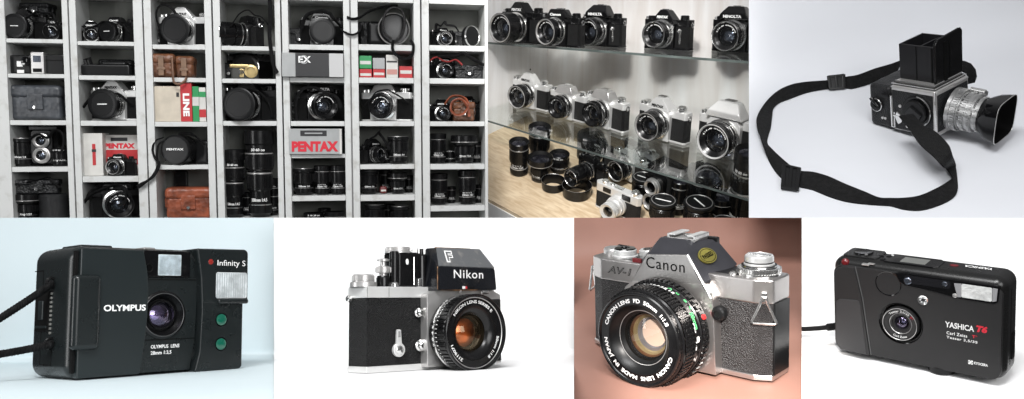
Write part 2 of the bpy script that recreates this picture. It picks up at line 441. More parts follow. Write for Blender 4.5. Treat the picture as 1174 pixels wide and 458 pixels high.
# ================================================================== chrome and black slr with a metering finder
def screw_disc(b, c, r, h, axis='y'): b.lathe([(r, 0), (r, h*.8), (r*.88, h), (0, h)], c, axis, 24)

def build_nikon():
    H = .996; root = thing('metering_finder_camera', 'chrome and black film camera with a square black finder reading Nikon on white paper', 'camera', FN.M())
    def plan(o=0.0): return [(-.0-o, 0-o), (1.93+o, 0-o), (1.96+o, .12), (1.96+o, .34), (1.90+o, .43+o), (.02-o, .43+o), (-.05-o, .34), (-.035-o, .24)]
    b = B(); b.prism(plan(-.012), 'z', .07, .87, .01, 2); body = b.obj('body', MT['leatherette'], root)
    b = B(); b.prism(plan(), 'z', 0, .076, .012, 2); b.obj('base_plate', MT['satin_light'], root)
    b = B(); b.prism(plan(), 'z', .864, H, .014, 2); top = b.obj('top_plate', MT['satin_light'], root)
    b = B(); b.box((-.003, -.004, .87), (.003, -.0, .99), 0); b.box((.30, -.003, .875), (.303, .0, .985), 0); b.obj('seam', MT['black_matte'], top)
    b = B(); b.prism([(.764, .035), (1.93, .035), (1.93, .90), (1.80, .955), (.90, .955), (.764, .90)], 'y', -.125, .02, .012, 2); mb = b.obj('mirror_box', MT['satin'], root)
    b = B(); b.box((1.62, -.13, .04), (1.94, .0, .86), .03, 2); b.obj('mirror_box_cover', MT['leatherette'], mb)
    # finder
    lo = [(.867, -.2, .947), (1.807, -.2, .957), (.867, -.2, 1.235), (1.78, -.2, 1.218), (.94, -.045, 1.478), (1.66, -.045, 1.486), (.87, .14, .947), (1.80, .14, .957), (.93, .14, 1.48), (1.68, .14, 1.486), (1.80, .14, 1.22)]
    worn = pbr('worn_black', (.007, .008, .0105), .26, spec=.45, var=.9, vscale=6, dirt=(.035, .032, .03))
    b = B(); b.hull(lo, .014, 2); fin = b.obj('finder', worn, root)
    b = B(); b.hull([(.9, .14, 1.0), (1.75, .14, 1.0), (1.0, .5, 1.0), (1.65, .5, 1.0), (1.0, .14, 1.46), (1.65, .14, 1.46), (1.08, .48, 1.4), (1.58, .48, 1.4)], .02); b.obj('finder_rear', MT['black_metal'], fin)
    fm = pbr('finder_plate', (.125, .13, .135), .45, .2, var=.5, vscale=9, dirt=(.24, .23, .22), bump=('noise', 60, .1))
    nrm = Vector((0, -.243, .155)).normalized()
    def slant(x, q, off=.0): # q 0..1 up the slanted face
        p = Vector((x, -.2, 1.226)).lerp(Vector((x, -.045, 1.48)), q)
        return p + nrm*off
    b = B(); b.hull([slant(.885, .05, .013), slant(1.765, .03, .013), slant(.962, .96, .013), slant(1.65, .97, .013), slant(.885, .04, -.01), slant(1.772, .02, -.01), slant(.955, .96, -.01), slant(1.655, .97, -.01)])
    fp = b.obj('finder_face', fm, fin)
    b = B(); brass = pbr('worn_brass', (.22, .12, .06), .5, .5, var=.6, vscale=14)
    b.tube([(.869, -.197, .96), (.869, -.197, 1.2), (.872, -.196, 1.235)], .006, 6); b.tube([(.88, -.19, .952), (1.2, -.197, .951), (1.5, -.197, .954)], .005, 6); b.tube([slant(.945, .99), slant(1.3, 1.0), slant(1.5, 1.0)], .007, 6)
    b.obj('worn_edge', brass, fin)
    letters('Nikon', flat_y(-.2035), MT['white_letter'], fin, box=(1.112, 1.58, 1.098, 1.203), bold=.008, spacing=1.12)
    letters('F', lambda u, v: slant(u, (v-1.226)/.254, .015), MT['white_letter'], fin, box=(1.03, 1.165, 1.285, 1.435), bold=.075, shear=.1)
    letters('F', lambda u, v: slant(u, (v-1.226)/.254, .017), fm, fin, box=(1.05, 1.148, 1.30, 1.42), bold=.02, shear=.1)
    b = B(); b.box((1.245, -.2035, .968), (1.29, -.199, 1.0), 0); b.obj('index_mark', MT['white_letter'], fin)
    b = B(); b.box((1.292, -.2035, .968), (1.32, -.199, 1.0), 0); b.obj('index_mark', MT['red_paint'], fin)
    b = B(); b.prism(ellipse(1.385, .984, .06, .012, 16), 'y', -.2035, -.199); b.obj('index_slot', MT['black_gloss'], fin)
    b = B(); b.box((1.21, -.21, .92), (1.225, -.19, .955), .003); b.box((1.55, -.22, .90), (1.66, -.19, .95), .01); b.obj('finder_latch', MT['chrome'], fin)
    # meter housing
    b = B(); b.box((.48, .06, H-.005), (.80, .40, 1.42), .03, 3); b.lathe([(.058, 0), (.058, .42), (.05, .43), (0, .43)], (.455, .12, H), 'z', 24); mh = b.obj('meter_housing', MT['black_metal'], root)
    b = B(); b.lathe([(.165, 1.41), (.165, 1.425), (.155, 1.43), (.155, 1.475), (.145, 1.485), (0, 1.485)], (.575, .22, 0), 'z', 40); b.knurl(.155, .006, 1.432, 1.472, 50, (.575, .22, 0), 'z'); b.obj('speed_disc', MT['satin'], mh)
    b = B(); b.prism(ellipse(.60, 1.30, .02, .036, 16), 'y', .052, .062); b.obj('battery_window', MT['white_letter'], mh)
    b = B(); b.tube([(.70, .055, 1.02), (.70, .055, 1.36)], .008, 6); b.obj('edge_trim', MT['chrome'], mh)
    b = B(); b.lathe([(.075, H), (.075, 1.38), (.06, 1.40), (.03, 1.40), (.028, 1.47), (0, 1.475)], (.86, .13, 0), 'z', 24); b.obj('coupling_post', MT['black_gloss'], mh)
    b = B(); b.lathe([(.02, 1.40), (.02, 1.47), (0, 1.475)], (.80, .10, 0), 'z', 12); b.lathe([(.016, 1.38), (.016, 1.46), (0, 1.465)], (.77, .18, 0), 'z', 12); b.obj('coupling_pin', MT['chrome'], mh)
    b = B(); b.box((.74, .02, H), (.80, .08, 1.10), .01); b.obj('meter_foot', MT['chrome'], mh)
    # dials
    b = B(); b.lathe([(.16, H-.002), (.16, 1.045), (.15, 1.055), (.13, 1.055), (.13, 1.13), (.12, 1.142), (.09, 1.142), (.085, 1.136), (0, 1.136)], (.06, .18, 0), 'z', 48); b.knurl(.13, .007, 1.065, 1.13, 44, (.06, .18, 0), 'z'); b.obj('rewind_dial', MT['satin'], root)
    b = B(); b.lathe([(.085, H-.002), (.085, 1.10), (.07, 1.13), (.05, 1.13)], (.325, .16, 0), 'z', 28); kn = b.obj('knob_base', MT['black_metal'], root)
    b = B(); b.lathe([(.05, 1.12), (.045, 1.16), (.09, 1.165), (.09, 1.235), (.06, 1.245), (.038, 1.25), (.034, 1.30), (.075, 1.305), (.075, 1.325), (.05, 1.335), (0, 1.335)], (.325, .16, 0), 'z', 28); b.knurl(.09, .006, 1.17, 1.232, 30, (.325, .16, 0), 'z'); b.obj('shutter_release', MT['satin'], kn)
    b = B(); b.lathe([(.06, H-.002), (.06, 1.03), (.045, 1.05), (0, 1.05)], (.44, .1, 0), 'z', 20); b.obj('advance_pivot', MT['chrome'], root)
    # front controls
    b = B(); screw_disc(b, (.425, .0, .252), .082, .045); b.prism([(.385, .27), (.468, .27), (.452, .48), (.438, .492), (.408, .492), (.396, .48)], 'y', -.034, .0, .006, 2); lv = b.obj('self_timer_lever', MT['satin_light'], root)
    b = B(); b.prism([(.409, .40), (.442, .40), (.44, .47), (.411, .47)], 'y', -.0375, -.03); b.obj('lever_grip', pbr('lever_grey', (.25, .25, .25), .5), lv)
    b = B(); b.lathe([(.05, .01), (.05, .05), (.04, .056), (0, .056)], (.425, 0, .252)); b.obj('lever_screw', MT['chrome'], lv)
    for x, z, r in ((.715, .683, .05), (.738, .292, .062)):
        b = B(); b.lathe([(r*1.1, 0), (r*1.1, .02), (r*.8, .03), (r*.8, .07), (r*.5, .085), (0, .085)], (x, -.0, z), seg=24); b.obj('front_button', MT['chrome'], root)
    for x, y in ((-.05, .30), (1.96, .2)):
        b = B(); b.lathe([(.04, -.01), (.04, .03), (.03, .04), (0, .04)], (x if x < 0 else x+.03, y, .86), 'x', 16); b.obj('strap_lug', MT['chrome'], root)
    # lens
    c = (1.185, 0, .436)
    b = B()
    b.lathe([(.40, .11), (.40, .2), (.43, .205), (.43, .235), (.40, .24), (.40, .262)], c, seg=64)
    b.knurl(.425, .016, .205, .24, 40, c)
    b.lathe([(.40, .262), (.435, .31), (.44, .315), (.44, .35), (.452, .355)], c, seg=64)
    b.knurl(.448, .014, .36, .50, 56, c)
    b.lathe([(.452, .50), (.460, .51), (.464, .53), (.462, .55), (.452, .556), (.44, .552), (.425, .52), (.405, .512), (.405, .505), (.40, .505)], c, seg=72)
    b.lathe([(.40, .505), (.33, .503), (.325, .49), (.27, .478), (.235, .44), (.222, .43)], c, seg=64)
    lens = b.obj('lens', MT['black_metal'], root)
    b = B(); b.lathe([(.43, .262), (.455, .265), (.458, .28), (.455, .298), (.44, .302)], c, seg=72); b.obj('aperture_ring', MT['chrome'], lens)
    b = B(); b.lathe([(.425, .519), (.42, .522), (.415, .519)], c, seg=72); b.obj('filter_ring', MT['satin'], lens)
    arc_letters('NIKON LENS SERIES E', MT['white_letter'], lens, c, .352, 146, 42, .036, -.5065)
    arc_letters('50mm 1:1.8', MT['white_letter'], lens, c, .352, -8, -55, .036, -.5065)
    arc_letters('2119071', MT['white_letter'], lens, c, .352, -120, -158, .036, -.5065)
    b = B()
    for i in range(22):
        a = rad(95+i*6.5); b.box((c[0]+.4425*math.cos(a)-.004, -.345, c[2]+.4425*math.sin(a)-.004), (c[0]+.4425*math.cos(a)+.004, -.32, c[2]+.4425*math.sin(a)+.004))
    b.obj('distance_scale', MT['white_letter'], lens)
    barrel_letters('2.8 4 5.6 8 11 16', MT['white_letter'], lens, c, .4585, 200, 120, -.296, .03)
    lens_stack(lens, c, -.43, .222, .15, pbr('amber_reflection', (.38, .115, .045), .28, .8, var=.7, vscale=4), MT['glass_amber'], bulge=.3)  # amber reflection painted into the colour of the rear element
build_nikon()
# ================================================================== silver slr on the pink table
def on_plane(o, u, v, n):
    u = Vector(u).normalized(); n = Vector(n).normalized(); v = n.cross(u).normalized()
    o = Vector(o)
    return lambda a, b_, h=0.0: o + u*a + v*b_ + n*h

def build_canon():
    H = 1.182; root = thing('silver_slr_camera', 'silver and black slr camera with a gold oval sticker on a pink brown table', 'camera', FC.M())
    silver = pbr('camera_silver', (.52, .50, .49), .30, .93, rvar=.02, var=.03)
    silver2 = pbr('camera_silver_plate', (.42, .405, .395), .32, .93, rvar=.02, var=.03)
    dark = pbr('prism_dark', (.050, .050, .058), .38, .35, rvar=.02, var=.06)
    def plan(o=0.0): return [(-2.13, -o), (0, -o), (.195+o*.6, .091-o*.6), (.195+o, .50+o), (.15+o, .53+o), (-2.28-o, .53+o), (-2.327-o, .48), (-2.327-o, .091-o*.6)]
    b = B(); b.prism(plan(-.014), 'z', .058, .91, .008, 2); body = b.obj('body', MT['leatherette_grey'], root)
    b = B(); b.prism([(.196, .11), (.204, .12), (.204, .49), (.196, .5)], 'z', .066, .90); b.obj('back_door', MT['black_plastic'], root)
    b = B(); b.prism(plan(), 'z', 0, .064, .012, 2); b.obj('base_plate', silver, root)
    b = B(); b.prism(plan(), 'z', .903, H, .022, 3); top = b.obj('top_plate', silver, root)
    b = B(); b.prism([(-2.0, .10), (-.2, .10), (-.2, .5), (-2.0, .5)], 'z', H-.01, H+.004); b.obj('top_inlay', MT['black_metal'], top)
    letters('AV-1', flat_y(-.003), MT['black_matte'], top, box=(-2.03, -1.655, 1.005, 1.098), bold=.03, shear=.25)
    letters('AV-1', flat_y(-.0045), silver2, top, box=(-2.02, -1.665, 1.014, 1.089), bold=-.012, shear=.25)
    b = B(); b.box((-1.66, .02, 1.18), (-1.53, .05, 1.235), .006); b.obj('self_timer_lamp', pbr('dark_red', (.16, .012, .015), .35), top)
    # mirror box apron
    ap = [(-1.72, .012), (-.398, .012), (-.43, .83), (-.465, .93), (-.585, 1.09), (-1.545, .995), (-1.66, .90), (-1.70, .8)]
    b = B(); b.prism(ap, 'y', -.145, .06, .014, 2); mb = b.obj('mirror_box', silver, root)
    # prism housing
    A, A2, Bq, B2 = (-1.546, -.13, .987), (-1.328, -.13, 1.343), (-.78, -.13, 1.40), (-.583, -.13, 1.082)
    T1, T2 = (-1.292, .1, 1.527), (-.937, .1, 1.529)
    b = B(); b.hull([A, A2, Bq, B2, T1, T2, (-.76, .54, 1.478), (-1.40, .54, 1.478), (-.475, .54, 1.20), (-1.70, .54, 1.2), (-.475, .2, 1.15), (-1.66, .2, 1.15), (-.58, 0, 1.0), (-1.55, 0, .95)], .014, 2); pr = b.obj('prism_housing', dark, root)
    b = B(); b.hull([(x+dx, y, z) for x, z, dx in ((-1.552, .985, 0), (-1.332, 1.348, 0), (-.776, 1.405, 0), (-.572, 1.08, 0)) for y, dx in ((-.152, 0), (-.11, 0))], .01, 2); face = b.obj('name_plate', silver2, root)
    def cn(u, v): return (u, -.1555, v)
    letters('Canon', lambda u, v: cn(u, v+.0*(u+1.3)), MT['black_matte'], face, box=(-1.335, -.80, 1.185, 1.322), bold=.0, spacing=1.1)
    b = B(); b.tube([(-.772, -.14, 1.405), (-.565, -.14, 1.085), (-.46, -.135, .925)], .022, 8); b.obj('edge_trim', MT['chrome'], face)
    # gold sticker on the flank
    u = Vector((.02, .67, .078)); n = Vector((.694, -.104, .713)).normalized(); C0 = FC.hit(810.2, 294.2, n, n.dot(Vector((-.78, -.13, 1.40)))+.005)
    pl = on_plane(C0, u, None, n)
    b = B(); b.raw([pl(.155*math.cos(t), .105*math.sin(t), .022) for t in [2*PI*i/36 for i in range(36)]] + [pl(.155*math.cos(t), .105*math.sin(t), .004) for t in [2*PI*i/36 for i in range(36)]], [tuple(range(36))] + [(i, (i+1) % 36, 36+(i+1) % 36, 36+i) for i in range(36)])
    stk = b.obj('gold_sticker', pbr('gold_foil', (.33, .29, .065), .35, .45, var=.2), root, smooth=False)
    letters('PASSED', lambda a, c_: pl(a, c_, .026), MT['black_matte'], stk, box=(-.105, .105, -.03, .03), bold=.03)
    b = B(); b.tube([pl(.135*math.cos(t), .088*math.sin(t), .022) for t in [2*PI*i/36 for i in range(36)]], .004, 5, True); b.obj('sticker_border', MT['black_matte'], stk)
    # hot shoe
    b = B(); b.box((-1.22, .16, 1.48), (-.86, .50, 1.528), .008); sh = b.obj('hot_shoe', MT['satin'], root)
    for x0, x1 in ((-1.235, -1.12), (-.96, -.845)):
        b = B(); b.box((x0, .16, 1.552), (x1, .50, 1.572), .006); b.box((x0 if x0 < -1.1 else x1-.03, .16, 1.52), (x0+.03 if x0 < -1.1 else x1, .50, 1.572), .006); b.obj('shoe_rail', MT['satin_light'], sh)
    b = B(); b.lathe([(.04, 1.535), (.04, 1.548), (0, 1.55)], (-1.05, .33, 0), 'z', 20); b.obj('shoe_contact', MT['chrome'], sh)
    b = B(); b.box((-.95, .48, 1.40), (-.74, .58, 1.51), .02); b.obj('eyepiece_housing', MT['black_plastic'], pr)
    # rewind knob and film speed ring
    c = (-.09, .31, 0)
    b = B(); b.lathe([(.255, H-.002), (.255, H+.03), (.235, H+.035), (.235, H+.085), (.225, H+.09), (.19, H+.092), (.185, H+.105), (0, H+.105)], c, 'z', 56); b.knurl(.235, .016, H+.035, H+.085, 46, c, 'z'); rd = b.obj('film_speed_dial', MT['chrome'], root)
    b = B(); b.lathe([(.175, H+.10), (.175, H+.125), (.165, H+.13), (.165, H+.205), (.155, H+.22), (.13, H+.228), (.125, H+.222), (.06, H+.222), (.055, H+.23), (0, H+.23)], c, 'z', 48); b.obj('rewind_knob', MT['satin_light'], rd)
    b = B(); b.lathe([(.178, H+.106), (.2, H+.108), (.2, H+.114), (.178, H+.114)], c, 'z', 48); b.lathe([(.166, H+.14), (.168, H+.142), (.168, H+.15), (.166, H+.152)], c, 'z', 48); b.obj('black_ring', MT['black_gloss'], rd)
    b = B(); b.box((c[0]-.14, c[1]-.03, H+.222), (c[0]+.14, c[1]+.03, H+.236), .006); b.obj('crank', MT['chrome'], rd)
    b = B(); b.lathe([(.045, H-.002), (.045, H+.02), (.03, H+.035), (0, H+.035)], (-.315, .1, 0), 'z', 20); b.obj('battery_check_button', MT['chrome'], root)
    # advance side dials
    c = (-2.13, .30, 0)
    b = B(); b.lathe([(.14, H-.002), (.14, H+.07), (.125, H+.09), (0, H+.095)], c, 'z', 40); b.obj('frame_counter', MT['satin'], root)
    c = (-1.93, .26, 0)
    b = B(); b.lathe([(.17, H-.002), (.17, H+.02), (.15, H+.03), (.15, H+.09), (.14, H+.10)], c, 'z', 40); ad = b.obj('advance_lever', MT['satin_light'], root)
    b = B(); b.lathe([(.14, H+.10), (.13, H+.115), (.06, H+.118), (.055, H+.10), (0, H+.10)], c, 'z', 40); b.obj('lever_top', MT['black_gloss'], ad)
    b = B(); b.hull([(-1.93, .42, H+.06), (-1.93, .45, H+.10), (-2.2, .5, H+.06), (-2.2, .5, H+.095), (-1.93, .36, H+.06), (-2.22, .42, H+.06)], .006); b.obj('lever_arm', MT['black_metal'], ad)
    c = (-1.62, .36, 0)
    b = B(); b.lathe([(.125, H-.002), (.125, H+.10), (.115, H+.112), (0, H+.112)], c, 'z', 40); b.knurl(.125, .01, H+.03, H+.10, 34, c, 'z'); sd = b.obj('shutter_dial', MT['satin_light'], root)
    b = B(); b.lathe([(.085, H+.112), (.08, H+.12), (0, H+.12)], c, 'z', 30); b.obj('dial_cap', MT['black_metal'], sd)
    # strap lugs
    ch = Vector((.195, .091, 0)).normalized(); nn = Vector((ch.y, -ch.x, 0))
    for o, uu, nv in ((Vector((.105, .045, .955)), ch, nn), (Vector((-2.325, .16, .985)), Vector((-.35, .94, 0)).normalized(), Vector((-1, -.3, 0)).normalized())):
        pl = on_plane(o, uu, None, nv)
        v3 = Vector((0, 0, 1))
        pt = lambda a, z, h: o + uu*a + v3*z + nv*h
        b = B(); b.prism([(-.045, -.02), (.045, -.02), (.03, .09), (-.03, .09)], 'y', -.005, .035, .008)
        for v in b.bm.verts: v.co = pt(v.co.x, v.co.z, .03-v.co.y)
        lg = b.obj('strap_lug', MT['chrome'], root)
        b = B(); b.tube([pt(a, z, .05+.02*(-z)) for a, z in ((-.02, .035), (-.04, -.03), (-.125, -.225), (-.135, -.25), (-.11, -.265), (.11, -.265), (.135, -.25), (.125, -.225), (.04, -.03), (.02, .035))], .016, 8, True); b.obj('strap_ring', MT['chrome'], lg)
    # release and lens
    b = B(); b.lathe([(.085, .06), (.085, .14), (.07, .16), (.04, .165), (.035, .15), (0, .15)], (-.375, 0, .755), seg=28); b.obj('stop_down_lever', MT['black_plastic'], root)
    b = B(); b.box((-.56, -.151, .86), (-.44, -.143, .99), .01); b.obj('lens_release_plate', silver2, root)
    c = (-1.083, 0, .462)
    b = B()
    b.lathe([(.60, .13), (.60, .165), (.615, .17), (.615, .185)], c, seg=72)
    b.knurl(.605, .026, .185, .285, 54, c, duty=.6)
    b.lathe([(.60, .285), (.60, .30), (.585, .31), (.585, .41), (.60, .42), (.60, .44)], c, seg=72)
    for j in range(4): b.knurl(.585, .016, .445+j*.048, .488+j*.048, 72, c, duty=.5)
    b.lathe([(.575, .64), (.56, .66), (.562, .70), (.56, .735), (.548, .747), (.536, .745), (.528, .728), (.521, .722)], c, seg=80)
    b.lathe([(.521, .722), (.42, .720)], c, seg=80)
    lens = b.obj('lens', MT['black_metal'], root)
    b = B(); b.lathe([(.42, .7205), (.415, .72), (.385, .66), (.33, .62), (.325, .60), (.285, .575)], c, seg=72); b.obj('lens_cone', MT['black_plastic'], lens)
    b = B(); b.lathe([(.33, .6215), (.328, .624), (.322, .6215)], c, seg=60); b.obj('inner_ring', MT['satin'], lens)
    arc_letters('CANON LENS  FD  50mm  1:1.8', MT['white_letter'], lens, c, .440, 166, 30, .046, -.7235, bold=.03)
    arc_letters('CANON  LENS  MADE  IN  JAPAN', MT['white_letter'], lens, c, .440, -16, -174, .046, -.7235, bold=.03)
    barrel_letters('22 16 11 8 5.6 4 2.8 1.8', MT['white_letter'], lens, c, .5885, 128, 62, -.40, .045, bold=.03)
    gp = pbr('lens_green', (.12, .55, .2), .6)
    barrel_letters('A  o   8  4  .', gp, lens, c, .5885, 74, 30, -.345, .04, bold=.03)
    barrel_letters('50mm', gp, lens, c, .5885, 34, 14, -.40, .065, bold=.03)
    barrel_letters('FD   1.8   7', MT['white_letter'], lens, c, .6005, 22, -22, -.438, .02, bold=.03)
    barrel_letters('3  5  10  oo', MT['white_letter'], lens, c, .6025, 110, 70, -.44, .02, bold=.02)
    barrel_letters('8    7', MT['white_letter'], lens, c, .5885, 6, -26, -.40, .06, bold=.03)
    b = B(); b.lathe([(.034, .0), (.03, .02), (0, .028)], (c[0]+.63*math.cos(rad(24)), -.235, c[2]+.63*math.sin(rad(24))), 'y', 16)
    v0 = Vector((c[0]+.63*math.cos(rad(24)), -.235, c[2]+.63*math.sin(rad(24)))); rd_ = Vector((math.cos(rad(24)), 0, math.sin(rad(24))))
    for v in b.bm.verts:
        q = v.co - v0; v.co = v0 + rd_*(-q.y) + Vector((0, 1, 0))*q.x + Vector((-rd_.z, 0, rd_.x))*q.z
    b.obj('red_index', pbr('index_red', (.6, .03, .03), .35), lens)
    # deep glass: brown and olive coated rings, pale disc painted as light from behind
    b = B(); b.lathe([(.285, .575), (.28, .51), (.262, .50)], c, seg=60); b.obj('lens_tunnel', MT['black_matte'], lens)
    b = B(); b.lathe([(.262, .50), (.25, .47), (.242, .465)], c, seg=60); b.obj('brown_barrel', pbr('brown_coating', (.10, .045, .018), .3, .4), lens)
    b = B(); b.lathe([(.242, .465), (.225, .43), (.205, .425)], c, seg=60); b.obj('olive_barrel', pbr('olive_coating', (.26, .20, .10), .3, .5), lens)
    b = B(); b.lathe([(.205, .425), (.185, .385), (.165, .38)], c, seg=60); b.obj('grey_barrel', pbr('grey_coating', (.16, .15, .15), .3, .5), lens)
    b = B(); b.lathe([(.165, .38), (0, .375)], c, seg=60); b.obj('rear_element', pbr('pale_backlight', (.50, .36, .275), .5), lens)
    b = B(); b.lathe([(.283, .565), (.22, .60), (.14, .622), (.06, .632), (0, .634)], c, seg=60); b.obj('lens_glass', MT['glass_clear'], lens)
build_canon()

# ================================================================== the small black compact, tilted
def build_yashica():
    W, H, D = 1.766, 1.105, .453
    root = thing('point_and_shoot_camera', 'black point and shoot camera with red lettering and a round lens on a white sheet', 'camera', FY.M())
    shell = pbr('compact_shell', (.009, .009, .009), .28, spec=.36, bump=('noise', 160, .012), rvar=.02)
    plate = pbr('compact_face', (.023, .0225, .023), .45, spec=.3, bump=('noise', 190, .015), rvar=.02)  # greyer than the shell: reflected light put into the front's colour
    plate2 = pbr('compact_patch', (.044, .043, .044), .55, spec=.3, bump=('noise', 190, .015))
    b = B(); b.box((0, 0, 0), (W, D, H), .12, 6); body = b.obj('body', shell, root)
    fp = rrect(.028, 1.735, .02, 1.035, .11, 6)
    b = B(); b.prism(fp, 'y', -.012, .07, .01, 2); face = b.obj('front_plate', plate, root)
    b = B(); b.prism([(.15, .022), (.43, .018), (.345, .68), (.272, 1.03), (.15, 1.025), (.08, .995), (.045, .94), (.036, .88), (.036, .14), (.05, .08), (.09, .035)], 'y', -.035, .02, .012, 2); cov = b.obj('lens_cover_slider', plate, root)
    b = B(); b.prism([(.10, .03), (.40, .026), (.335, .60), (.315, .66), (.10, .64), (.06, .6), (.05, .12)], 'y', -.045, -.02, .012, 2); b.obj('thumb_rest', plate2, cov)
    b = B(); b.tube([(.436, -.014, .03), (.352, -.014, .68), (.276, -.014, 1.035)], .006, 6); b.obj('slider_edge', pbr('slider_edge', (.10, .10, .10), .35), cov)
    # lens
    c = (.757, 0, .462)
    k = B(); k.lathe([(0, .2), (.225, .2), (.225, -.2), (0, -.2)], c, seg=56); cut(face, k)
    k = B(); k.lathe([(0, .2), (.215, .2), (.215, -.2), (0, -.2)], c, seg=56); cut(body, k)
    b = B(); b.lathe([(.232, .01), (.230, .016), (.222, .012), (.218, -.05), (.19, -.06)], c, seg=64); lens = b.obj('lens', MT['black_gloss'], root)
    b = B(); b.lathe([(.19, -.06), (.187, .035), (.18, .045), (.172, .042), (.168, .03), (.125, .026), (.118, .014), (.095, .01), (.09, -.01), (.07, -.02)], c, seg=64); tube = b.obj('lens_barrel', plate, lens)
    b = B(); b.lathe([(.1805, .0455), (.177, .0475), (.1735, .0445)], c, seg=64); b.lathe([(.1185, .0148), (.1155, .0175), (.112, .0145)], c, seg=50); b.obj('lens_ring', MT['satin'], lens)
    arc_letters('Tessar 3,5/35', MT['white_letter'], lens, c, .134, 140, 50, .024, -.0305, bold=.02)
    arc_letters('T*', MT['red_ink'], lens, c, .134, 44, 28, .024, -.0305, bold=.03)
    arc_letters('Carl Zeiss', MT['white_letter'], lens, c, .134, -118, -62, .024, -.0305, bold=.02, inward=True)
    lens_stack(lens, c, .015, .072, .08, pbr('blue_coating', (.30, .32, .42), .15, .9, var=.4, vscale=14), MT['glass_purple'], bulge=.5)
    # viewfinder band
    b = B(); b.lathe([(.138, .01), (.136, .0165), (.128, .014), (.124, .006), (0, .004)], (.63, 0, .895), seg=48); b.obj('rangefinder_window', MT['black_gloss'], face)
    for v in ():
        pass
    band = [(.70, 1.03), (.79, 1.045), (1.712, 1.036), (1.70, .87), (1.66, .842), (1.40, .842), (1.305, .846), (1.2, .862), (1.0, .885), (.81, .90), (.75, .93)]
    b = B(); b.prism(band, 'y', -.02, .02, .006, 2); bd = b.obj('window_band', MT['black_gloss'], root)
    b = B(); b.prism(rrect(1.363, 1.645, .868, 1.012, .015), 'y', -.026, -.01, .004, 2); fl = b.obj('flash_window', pbr('flash_white', (.66, .67, .66), .25, bump=('noise', 25, .5), var=.12, vscale=8), bd)
    b = B(); b.prism([(1.325, .862), (1.362, .866), (1.362, 1.012), (1.29, 1.005)], 'y', -.024, -.01, .003, 2); b.prism([(1.648, .866), (1.685, .88), (1.695, 1.01), (1.648, 1.012)], 'y', -.024, -.01, .003, 2); b.obj('flash_side', pbr('flash_side_grey', (.30, .30, .31), .3), bd)
    for x, z, r, m in ((.834, .958, .034, 'lens_blue'), (1.204, .985, .024, 'lens_blue'), (1.20, .955, .018, 'black_metal'), (1.30, .875, .02, 'satin')):
        b = B(); b.lathe([(r*1.2, .02), (r, .027), (r*.7, .024), (0, .026)], (x, 0, z), seg=24); b.obj('window_lens', MT[m], bd)
    b = B(); b.prism(rrect(.80, 1.26, .935, 1.022, .03), 'y', -.0225, -.015); b.obj('window_glass', pbr('window_dark', (.012, .012, .014), .04), bd)
    c2 = (.989, 0, .769)
    b = B(); b.lathe([(.055, .01), (.055, .022), (.045, .022), (.03, .012), (0, .01)], c2, seg=32); sn = b.obj('light_sensor', MT['chrome'], face)
    b = B(); b.lathe([(.042, .018), (.03, .028), (0, .033)], c2, seg=24); b.obj('sensor_lens', MT['glass_clear'], sn)
    for i in range(6):
        a = PI*i/3; bb = B(); bb.lathe([(.009, .016), (.006, .022), (0, .024)], (c2[0]+.027*math.cos(a), 0, c2[2]+.027*math.sin(a)), seg=8); bb.obj('sensor_facet', MT['white'], sn)
    # lettering, level with the front plate
    def wr(s, mat, x0, x1, z0, z1, **kw):
        letters(s, flat_y(-.0145), mat, face, box=(x0, x1, z0, z1), **kw)
    wr('YASHICA', MT['white_letter'], 1.207, 1.484, .512, .575, bold=.025)
    wr('T6', MT['red_ink'], 1.503, 1.608, .518, .592, bold=.06, shear=.25)
    wr('Carl Zeiss', MT['white_letter'], 1.222, 1.42, .436, .47, bold=.02, spacing=1.15)
    wr('T*', MT['red_ink'], 1.468, 1.515, .444, .478, bold=.03)
    wr('Tessar 3,5/35', MT['white_letter'], 1.222, 1.517, .386, .418, bold=.02, spacing=1.15)
    wr('KYOCERA', MT['white_letter'], 1.488, 1.618, .160, .188, bold=.03)
    b = B(); b.prism(ellipse(1.455, .172, .012, .014, 14), 'y', -.0155, -.012)
    for i in range(4):
        a = rad(45+90*i); x, z = 1.455+.022*math.cos(a), .172+.022*math.sin(a)
        b.prism([(x-.014*math.sin(a)-.006*math.cos(a), z+.014*math.cos(a)-.006*math.sin(a)), (x+.014*math.sin(a)-.006*math.cos(a), z-.014*math.cos(a)-.006*math.sin(a)), (x+.008*math.cos(a), z+.008*math.sin(a))], 'y', -.0155, -.012)
    b.obj('maker_emblem', MT['white_letter'], face)
    # top
    b = B(); b.prism([(.10, .10), (.44, .10), (.47, .14), (.47, .36), (.44, .40), (.10, .40), (.08, .36), (.08, .14)], 'z', H-.008, H+.012, .01, 2); b.obj('button_plate', shell, root)
    b = B(); b.lathe([(.105, H+.0), (.105, H+.014), (.095, H+.03), (.05, H+.026), (0, H+.022)], (.26, .25, 0), 'z', 40); b.obj('shutter_button', MT['black_gloss'], root)
    b = B(); b.prism([(.55, .08), (1.05, .08), (1.10, .12), (1.10, .30), (1.05, .36), (.55, .36), (.51, .30), (.51, .14)], 'z', H-.006, H+.008, .006, 2); pn = b.obj('display_panel', MT['black_gloss'], root)
    b = B(); b.box((.70, .12, H+.004), (.96, .29, H+.0115), .003); b.obj('lcd_display', pbr('lcd_grey', (.16, .165, .155), .15), pn)
    for x, y in ((.44, .28), (.52, .30), (.50, .18)):
        b = B(); b.lathe([(.032, H), (.03, H+.012), (.02, H+.018), (0, H+.018)], (x+.02, y-.05, 0), 'z', 20); b.obj('small_button', MT['black_plastic'], root)
    b = B(); b.box((.555, .27, H+.01), (.58, .29, H+.02), .003); b.obj('flash_mark', MT['white_letter'], pn)
